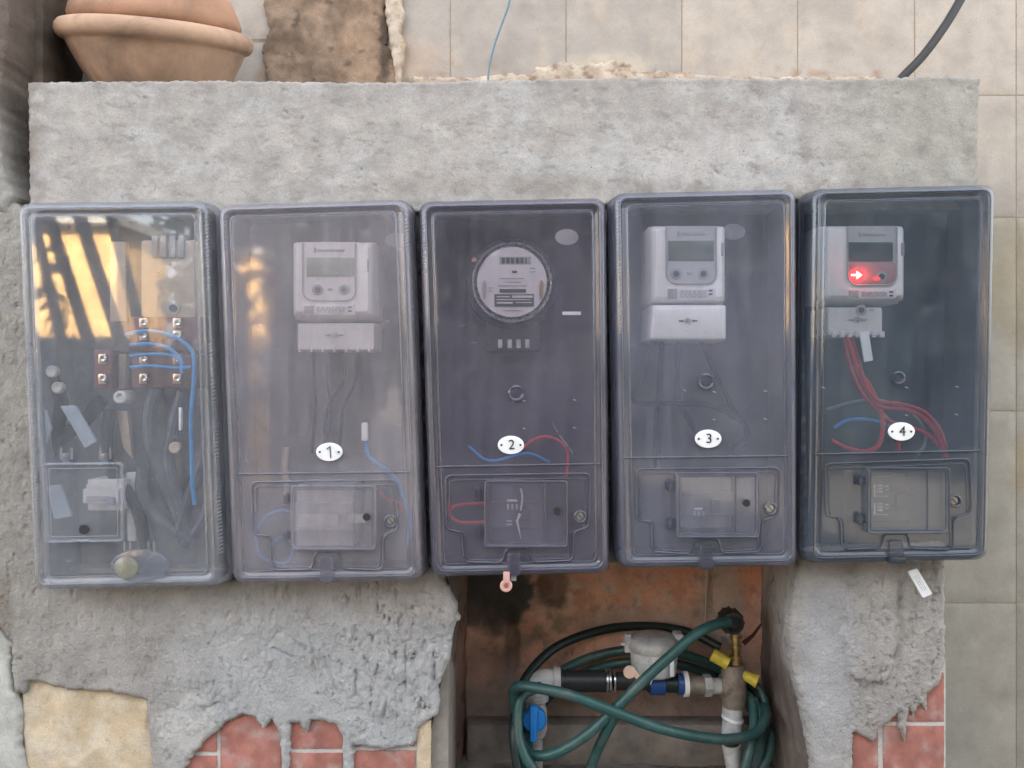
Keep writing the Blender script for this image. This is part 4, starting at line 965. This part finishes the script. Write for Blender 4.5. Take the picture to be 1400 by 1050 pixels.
cabs = [([(250,535),(236,590),(232,640),(250,700),(262,740)], .0085, 'thick grey cable bending under the right maroon block'),
 ([(214,530),(205,570),(210,620),(232,670),(246,712)], .0095, 'thick grey cable crossing toward the bottom right of the clear box'),
 ([(278,530),(284,590),(274,640),(256,690),(244,730)], .0090, 'thick grey cable down the right wall of the clear box'),
 ([(196,640),(194,670),(208,700),(235,722),(258,735)], .0085, 'thick grey cable curving along the bottom right'),
 ([(286,620),(288,680),(272,720),(250,745)], .0080, 'thick grey cable nearest the right edge of the clear box'),
 ([(140,545),(120,570),(96,590),(72,610),(60,660)], .0095, 'thick dark cable running left under the small maroon block'),
 ([(60,500),(72,520),(84,550),(76,590),(60,620)], .0090, 'thick dark cable hugging the left wall of the clear box'),
 ([(150,560),(146,600),(150,640),(185,690),(200,750)], .0080, 'thick dark cable dropping behind the lower cream strip')]
for p_, r_, l_ in cabs: wire(l_, p_, r_, M['cable_grey'] if 'grey' in l_ else M['wire_black'], -.008, name='power_cable', cat='cable', group='thick cables inside the clear box')
for k, (x, y, l) in enumerate([(72,508,'cable lug at the upper left of the clear box'),(80,530,'cable lug just below the upper left one'),(240,612,'pale cable end between the grey cables at lower right')]):
    m = MB(); m.lathe([(.008,.004),(.008,-.003),(.006,-.005),(.0035,-.004)], P(x, y, -.025), 'Y', 18); tag(m.build('cable_lug', M['galv'] if k < 2 else M['cream']), l, 'cable lug')
m = MB(); m.loft([rquad([(82,555),(103,554),(132,604),(116,613)], a, 2, Y, 4, -.03) for a, Y in ((0,-.026),(0,-.0295),(.4,-.030))], cap0=True); tag(m.build('cable_label', M['pale_blue']), 'pale blue slanting label among the cables of the clear box', 'label')
m = MB(); m.loft([rquad([(62,665),(82,662),(98,706),(74,710)], a, 2, Y, 4, -.03) for a, Y in ((0,-.026),(0,-.0295),(.4,-.030))], cap0=True); tag(m.build('cable_label', M['pale_blue']), 'pale blue label behind the square window of the clear box', 'label')
m = MB(); m.loft([rquad([(50,562),(62,560),(70,585),(56,625)], a, 2, Y, 4, -.03) for a, Y in ((0,-.026),(0,-.0295),(.4,-.030))], cap0=True); tag(m.build('cable_label', M['pale_blue']), 'pale blue label close to the left wall of the clear box', 'label')
m = MB(); m.box(P(244,557,-.036), P(250,588,-.030), .001); tag(m.build('cable_marker', M['tag']), 'small white sleeve beside the long blue wire in the clear box', 'cable sleeve')
# ------------------------------------------------------------------ tags under the boxes
t = thing('pink_seal', 'pink round plastic seal hanging under the box with plate 2', 'seal', P(692,785,-.06), 'pink plastic seals')
m = MB(); c = P(692, 801, -.075); m.lathe([(.0078,.002),(.0078,-.0005),(.0068,-.0012),(.0046,-.0012),(.0042,-.0002)], c, 'Y', 28); m.box(P(688,782,-.077), P(697,796,-.073), .0008); m.build('seal_body', M['pink'], t)
disc(692, 801, 3, -.0765, .002, simple('brown_dot', (.3,.12,.09,1), .5), 'seal_core', t)
m = MB(); m.box(P(698,782,-.074), P(706,794,-.072), .0006); tag(m.build('clear_flap', M['cover_clear']), 'short translucent flap right of the hanging pink seal', 'tag')
m = MB(); q = lambda a, Y: rquad([(1241,781),(1254,777),(1275,812),(1262,818)], a, 2, Y, 4, -.03); m.loft([q(0,-.028), q(0,-.0295), q(.3,-.030)], cap0=True)
t = m.build('white_tag', M['tag']); tag(t, 'white slanting printed tag hanging below the darkest meter box', 'tag')
m = MB()
for k, a in enumerate((-.5, .1, .6)):
    for s in range(7):
        u0 = .22+s*.085; u1 = u0+random.uniform(.03,.07); base = Vector((1247.5,779)).lerp(Vector((1268.5,815)), 0)
        d = Vector((21,36)); nrm = Vector((6.5,-2.5)); p0 = base+d*u0+nrm*a*.7; p1 = base+d*u1+nrm*a*.7
        m.tube([P(p0.x,p0.y,-.0302), P(p1.x,p1.y,-.0302)], .00035, 4)
m.build('faint_print', M['print_grey'], t)
# ------------------------------------------------------------------ pot and cables on the ledge
_nt = M['terracotta'].node_tree; _b = _nt.nodes['Principled BSDF']; _src = _b.inputs['Base Color'].links[0].from_socket
_g = nd(_nt, 'ShaderNodeNewGeometry'); _mp = nd(_nt, 'ShaderNodeMapping', vector_type='POINT'); _mp.inputs['Location'].default_value = (.500*11, -.03*3, -.520*22); _mp.inputs['Scale'].default_value = (11, 3, 22)
_nt.links.new(_g.outputs['Position'], _mp.inputs[0]); _ln = nd(_nt, 'ShaderNodeVectorMath', operation='LENGTH'); _nt.links.new(_mp.outputs[0], _ln.inputs[0])
_ad = nd(_nt, 'ShaderNodeMath', operation='MULTIPLY_ADD'); _nt.links.new(tex_noise(_nt, 45, 5, .6, _g.outputs['Position']).outputs[0], _ad.inputs[0]); _ad.inputs[1].default_value = .8; _nt.links.new(_ln.outputs['Value'], _ad.inputs[2])
_f = ramp(_nt, _ad.outputs[0], .6, .99, (.6,)*3+(1,), (0,0,0,1))
_nt.links.new(mix(_nt, _f.outputs[0], _src, (.13,.085,.065,1)), _b.inputs['Base Color'])
pot = thing('clay_pot', 'wide terracotta clay pot with keeled shoulder tilted on the cement ledge', 'pot', (P(220,0,.15).x, .152, .417))
pc = Vector((P(219,0,.15).x, .152, .424)); tm = Matrix.Rotation(R(3.5), 3, 'Y') @ Matrix.Rotation(R(15), 3, 'X')
low = [(.052,.002),(.070,.005),(.092,.026),(.109,.053),(.1205,.076),(.1255,.087),(.1265,.090),(.134,.092),(.1385,.097),(.140,.104),(.1385,.111),(.134,.116),(.127,.118),(.116,.118)]
m = MB(); m.lathe([(r, h) for r, h in low], pc, 'Z', 96, tm); lb_ = m.build('lower_bowl', M['terracotta'], pot, angle=60)
up = [(.110,.114),(.119,.119),(.1225,.127),(.119,.138),(.108,.163),(.097,.173),(.082,.180),(.068,.184),(.062,.190),(.062,.205),(.070,.214),(.072,.220),(.060,.222),(.054,.19)]
m = MB(); m.lathe(up, pc, 'Z', 96, tm); m.build('upper_jar', simple('darker_terracotta', (.40,.225,.14,1), .85, var=.15, vscale=16, bump=.35, bscale=240, dirt=(.14,.09,.06,1), dirt_amt=.6, dscale=12), pot, angle=60)
wire('thin teal wire hanging down the tiles to the ledge', [(705,-60),(697,0),(688,28),(676,62),(668,100),(668,128)], .0016, M['wire_teal'], .2, group='cables behind the ledge')
wire('thick black cable curving down across the tiles behind the ledge at right', [(1345,-60),(1313,0),(1290,38),(1262,76),(1236,103),(1215,125)], .0068, M['black'], .18, name='power_cable', cat='cable', group='cables behind the ledge')
# ------------------------------------------------------------------ plumbing in the niche
YP = .16
pp = thing('water_pipe', 'weathered water pipe run with grey elbow and black coupling across the niche', 'pipe', P(800,935,YP))
def seg(name, pts, r, mat, par=pp, Y=YP, n=16, sp=True):
    w = [P(a[0], a[1], a[2] if len(a) > 2 else Y) for a in pts]; k = K(Y)
    if isinstance(r, (list, tuple)): rr = [x*k for x in r]
    else: rr = r*k
    m = MB(); m.tube(spline(w, 6) if (sp and not isinstance(r, (list, tuple))) else w, rr, n); return m.build(name, mat, par)
el_ = seg('elbow', [(761,929),(742,930),(734,938),(733,955)], 14.5, M['pvc'])
seg('collar', [(757,929),(766,929)], [17,17], M['pvc'], el_); seg('collar', [(733,948),(733,957)], [17,17], M['pvc'], el_)
seg('black_coupling', [(764,931),(835,931)], [14.5,14.5], M['black'])
for x in (768, 775, 828, 832, 838): seg('ring', [(x,931),(x+2.5,931)], [16.5,16.5], M['black'] if x < 828 else M['steel'])
seg('meter_inlet', [(838,931),(885,931)], [12,12], M['black'])
seg('meter_outlet', [(885,935),(936,936)], [11,11], M['hose_dark'])
seg('navy_ring', [(888,937),(908,937)], [13,13], M['blue_cap']); seg('navy_ring', [(926,935),(933,935)], [14,14], M['blue_cap'])
seg('white_washer', [(934,935),(940,935)], [17,17], M['tag'])
seg('bronze_nipple', [(940,937),(963,937)], [12.5,12.5], M['bronze']); seg('union_nut', [(962,937),(972,937)], [15,15], M['galv'], n=6); seg('bronze_nipple', [(970,938),(992,938)], [11,11], M['galv'])
wm = thing('water_meter', 'dirty white water meter with a flip lid standing on the pipe', 'water meter', P(892,930,YP))
c = P(894, 917, YP)
m = MB(); m.lathe([(.030,-.004),(.034,.0),(.036,.02),(.0375,.034),(.036,.038),(.030,.040)], c, 'Z', 40); m.build('bowl', M['pvc_dirty'], wm)
m = MB(); m.lathe([(.039,.034),(.0405,.037),(.0405,.044),(.038,.050),(.032,.055),(.015,.057),(.001,.057)], c, 'Z', 40); m.box(c+Vector((.030,-.012,.036)), c+Vector((.044,.012,.060)), .003); m.build('lid', M['galv'], wm)
m = MB(); m.box(c+Vector((-.046,-.008,.030)), c+Vector((-.036,.008,.058)), .002); m.box(c+Vector((-.052,-.004,.040)), c+Vector((-.044,.004,.045)), .001); m.build('hinge', M['pvc_dirty'], wm)
m = MB(); m.box(c+Vector((.018,-.040,.004)), c+Vector((.024,-.034,.036)), .001); m.build('clip', M['tag'], wm)
m = MB(); m.tube(spline([c+Vector((-.012,-.037,.012)), c+Vector((-.008,-.040,.004)), c+Vector((-.012,-.039,-.008))]), .0009, 6); m.build('seal_wire', M['steel'], wm)
t = thing('pink_seal', 'pink round seal lying on the pipe in front of the water meter', 'seal', P(862,921,.10), 'pink plastic seals')
m = MB(); c2 = P(861, 919, .105); m.lathe([(.0095,.002),(.0095,-.0005),(.0085,-.0015),(.0025,-.0012)], c2, 'Y', 24); m.loft([rquad([(864,922),(870,917),(880,928),(873,932)], a, 1, Y, 3, .105) for a, Y in ((0,.107),(0,.105),(.4,.1045))], cap0=True); m.build('seal_body', simple('peach_seal', (.62,.44,.34,1), .5), t)
# blue stop valve
bv = thing('blue_valve', 'bright blue ball valve on the grey pipe at the left of the niche', 'valve', P(731,1010,YP))
seg('valve_pipe', [(733,952),(733,1060)], [9,9], M['galv'], bv); 
seg('valve_body', [(733,960),(733,972),(733,996),(733,1006)], [12,15,15,12], M['pvc'], bv)
cB = P(730.5, 984, .125); m = MB(); m.lathe([(.0175,.012),(.0185,.006),(.0185,-.002),(.0160,-.005),(.006,-.006)], cB, 'Y', 32); m.build('valve_cap', M['valve_blue'], bv)
m = MB(); m.loft([rquad([(724,965),(735,965),(734,1014),(725,1014)], a, 3, Y, 5, .115) for a, Y in ((0,.122),(0,.113),(1.2,.1115))], cap0=True); m.box(P(729,966,.110), P(731,1012,.113), .0005); m.build('handle', M['valve_blue'], bv)
# tap stand on the right
tp = thing('tap_stand', 'old bronze tee valve with brass stem and white patched riser pipe at the niche right', 'tap', P(1003,1050,YP))
seg('tee_body', [(1003,908),(1003,918),(1003,950),(1003,966)], [14,17,17,15], M['bronze'], tp); seg('tee_arm', [(985,938),(1003,938)], [16,16], M['bronze'], tp)
seg('brass_stem', [(1006,908),(1006,890),(1006,866)], [6.5,5,6], M['brass'], tp); 
for y in (870, 882, 896, 902): seg('brass_ring', [(1006,y),(1006,y+3)], [8,8], M['brass'], tp)
seg('coupling', [(1002,964),(1001,982)], [14,13.5], M['pvc_dirty'], tp); seg('ring', [(1002,980),(1001,984)], [15,15], M['tag'], tp)
seg('riser', [(1001,984),(1000,1003)], [13,14], M['pvc_dirty'], tp); seg('riser', [(1000,1018),(1003,1060)], [13,9], M['pvc_dirty'], tp); seg('riser_sleeve', [(1000,1001),(1000,1020)], [10,10], M['hose_dark'], tp)
seg('yellow_handle', [(974,895,.14),(996,908,.13)], [9,8], M['yellow'], tp); seg('yellow_handle', [(1016,922,.15),(1036,932,.14)], [6,9], M['yellow'], tp)
hc = thing('hose_connector', 'black ribbed hose connector capping the brass stem', 'hose connector', P(1003,862,YP-.02))
cH = P(1002, 852, .115); m = MB(); m.lathe([(.016,.03),(.0175,.02),(.0175,.004),(.0165,-.003),(.012,-.004),(.011,.004),(.002,.004)], cH, 'Y', 28); m.build('cap', M['black'], hc)
for k in range(12):
    a = 2*math.pi*k/12; m = MB(); v = Vector((math.cos(a)*.0178, 0, math.sin(a)*.0178)); m.tube([cH+v+Vector((0,.002,0)), cH+v+Vector((0,.026,0))], .0014, 5); m.build('rib', M['black'], hc)
seg('side_tail', [(1016,880,.18),(1030,868,.18),(1041,853,.18)], [4,2.5,1.5], simple('rusty_wire', (.10,.035,.025,1), .8), hc, n=8)
# green hose: one long run, coiled and crossing in front
def coil(cx, cy, rx, ry, Y, a0, a1, n=26):
    return [(cx+rx*math.cos(R(a0+(a1-a0)*i/n)), cy-ry*math.sin(R(a0+(a1-a0)*i/n)), Y+.012*math.sin(i*.9)) for i in range(n+1)]
hose_pts = [(996,850,.105),(975,855,.09),(950,868,.075),(915,898,.068),(880,930,.065),(842,968,.063),(808,1000,.068),(775,1022,.075),(745,1033,.085),(720,1028,.10),(708,1000,.11),(704,965,.105),(702,944,.09)]
hose_pts += [(712,938,.075),(742,942,.06),(785,952,.052),(840,973,.050),(900,995,.056),(960,1008,.075),(1003,1010,.09),(1035,1000,.11),(1048,975,.14)]
hose_pts += coil(878, 1010, 170, 122, .20, 25, 165, 14)+[(712,1000,.16),(712,1040,.13),(735,1075,.10),(800,1095,.09),(900,1100,.10),(1000,1085,.12),(1045,1045,.14),(1052,1000,.17)]
hose_pts += coil(882, 1012, 158, 108, .215, 25, 160, 14)+[(722,1010,.14),(728,1050,.11),(760,1082,.10),(880,1106,.11),(1000,1090,.13),(1034,1040,.14),(1040,990,.15),(1030,955,.17)]
m = MB(); w = [P(*p) for p in hose_pts]; m.tube(spline(w, 7), .0077, 12); tag(m.build('garden_hose', M['hose']), 'long dark green garden hose coiled and crossing itself in the niche', 'hose')
h2 = [(716,1080,.07),(706,1040,.075),(702,1000,.085),(706,965,.12),(720,925,.16),(760,885,.20),(820,862,.222),(880,856,.228),(940,864,.222),(985,885,.20)]
m = MB(); m.tube(spline([P(*p) for p in h2], 8), .0072, 12); tag(m.build('dark_hose', M['hose_dark']), 'nearly black hose arching behind the water meter against the orange wall', 'hose')
for k, (a, lab) in enumerate([([(845,972,.058),(832,995,.07),(815,1030,.09),(800,1075,.11)], 'green hose end dropping from the crossing to the niche floor'),
    ([(740,938,.12),(712,955,.10),(708,1000,.085),(716,1030,.075),(728,1050,.07),(750,1085,.07)], 'green hose strand hugging the left end of the coil'),
    ([(1003,930,.21),(1036,940,.19),(1047,975,.17),(1038,1020,.15),(1020,1075,.13)], 'green hose strand hanging outermost at the right of the riser'),
    ([(1003,940,.19),(1026,955,.17),(1031,990,.14),(1024,1030,.12),(1010,1085,.12)], 'green hose strand just right of the white riser')]):
    m = MB(); m.tube(spline([P(*p) for p in a], 8), .0075, 12); tag(m.build('garden_hose', M['hose']), lab, 'hose', 'strands of green hose')
m = MB(); m.tube(spline([P(968,780,.236), P(966,815,.237), P(964,852,.232)]), .002, 6); tag(m.build('pale_wire', M['cream']), 'thin pale wire running down the orange niche wall', 'wire')

# ------------------------------------------------------------------ the yard opposite (seen only as reflections in the lids)
YB = -5.2
hw = simple('ochre_wall_paint', (.82,.52,.20,1), .9, var=.25, vscale=1.8, bump=.3, bscale=30, dirt=(.35,.17,.06,1), dirt_amt=.9, dscale=3.5)
hs_ = thing('yard_house', 'sunlit ochre house wall across the yard, mirrored in the clear lid', 'house', (-3.6, YB-1, GZ))
m = MB(); m.box((-4.6, YB-.9, GZ), (-2.92, YB, 1.16)); m.build('wall', hw, hs_, smooth=False)
m = MB(); m.box((-4.65, YB-1.0, 1.165), (-2.86, YB+.12, 1.24)); m.build('roof', M['galv'], hs_, smooth=False)
for x in (-4.3,):
    m = MB(); m.box((x, YB-.02, .35), (x+.55, YB+.03, .95)); f = m.build('window', M['print_grey'], hs_, smooth=False)
pst = simple('dark_wood', (.05,.035,.025,1), .8)
def pole(pa, pb, Yr, r, lab, name='leaning_pole', mat=pst):
    k = (D-.14-Yr)/D*.001
    a = Vector(((pa[0]-700)*k, Yr, (525-pa[1])*k)); b = Vector(((pb[0]-700)*k, Yr, (525-pb[1])*k))
    d = (b-a); b2 = a+d*((GZ-a.z)/d.z); a2 = a-d*.35
    m = MB(); m.tube([a2, b2], [r*.9, r], 10); tag(m.build(name, mat), lab, 'pole', 'dark leaning poles across the yard')
pole((50,318),(85,468), -2.3, .022, 'dark leaning pole nearest the left of the yard')
pole((66,294),(124,477), -2.35, .026, 'dark leaning pole second from the left in the yard')
pole((110,300),(165,468), -2.3, .028, 'dark leaning pole second from the right in the yard')
pole((150,290),(185,420), -2.4, .024, 'dark leaning pole at the right of the four in the yard')
gp = thing('added_pillar', 'narrow sunlit ochre pillar added across the yard for a warm glint in the lid', 'pillar', (-1.93, YB, GZ))  # added out of view, to give a warm glint in the dusty lid
m = MB(); m.box((-2.02, YB-.2, GZ), (-1.84, YB, .95), .01); m.build('shaft', hw, gp); m = MB(); m.box((-2.06, YB-.24, .952), (-1.80, YB+.04, 1.0), .01); m.build('cap', M['galv'], gp)
# low dark hedge, added to darken the reflection below the house
# dark unseen foliage, added to keep bright sky out of the lid reflections
def hedge(name, label, x0, x1, z1, Y, n, mat, seed):
    r = random.Random(seed); t = thing(name, label, 'tree', ((x0+x1)/2, Y, GZ), 'added foliage shaping the lid reflections')
    m = MB(); m.tube([((x0+x1)/2, Y, GZ), ((x0+x1)/2+.05, Y, z1*.6)], [.09,.05], 8); m.build('trunk', pst, t)
    m = MB()
    for _ in range(n):
        a = r.uniform(0, 2*math.pi); u = r.random()**.5; v = r.uniform(-1, 1)
        x = (x0+x1)/2+(x1-x0)/2*u*math.cos(a)*math.sqrt(1-v*v*.6); y = Y+.7*u*math.sin(a); z = (GZ+z1)/2+.15+(z1-GZ)/2*v
        s = r.uniform(.05,.11); d = Vector((r.uniform(-1,1), r.uniform(-1,1), r.uniform(-1,1))).normalized(); e = d.orthogonal().normalized()
        p = Vector((x, y, z)); m.add([p-d*s, p+e*s*.45, p+d*s, p-e*s*.45], [(0,1,2,3)])
    m.build('crown', mat, t, smooth=False)
leaf = simple('dark_leaf', (.022,.028,.026,1), .6, var=.4, vscale=5)
hedge('added_tree', 'dark bushy tree added beside the ochre house to darken the lid reflections', -3.15, -.9, 2.7, -6.3, 8200, leaf, 1)
hedge('added_tree', 'dark bushy tree added straight across the yard to darken the lid reflections', -1.2, 1.3, 3.0, -6.4, 6500, leaf, 2)
hedge('added_tree', 'dark bushy tree added at the right of the yard to darken the lid reflections', 1.0, 3.6, 3.1, -6.2, 6500, leaf, 3)
hedge('added_tree', 'dark bushy tree added at the far right of the yard to darken the lid reflections', 3.2, 6.0, 3.0, -5.0, 5200, leaf, 4)
hedge('added_hedge', 'low dark hedge added at the foot of the ochre house to darken its reflection', -4.4, -2.0, .12, -4.5, 4200, leaf, 9)
hedge('added_tree', 'tall dark tree added in the second row behind the middle of the yard to block reflected sky', -1.6, 2.6, 3.6, -7.6, 11000, leaf, 5)  # second row added to fill sky gaps in the reflections
hedge('added_tree', 'tall dark tree added in the second row at the right of the yard to block reflected sky', 2.2, 7.0, 3.6, -7.8, 12000, leaf, 6)
hedge('added_sapling', 'thin young tree added in front of the ochre pillar to break up its glint', -2.35, -1.55, 1.3, -4.9, 330, leaf, 7)  # sparse leaves added to break up the warm reflections
hedge('added_sapling', 'thin young tree added in front of the ochre house to break up its reflection', -3.9, -3.1, 1.0, -4.7, 240, leaf, 8)
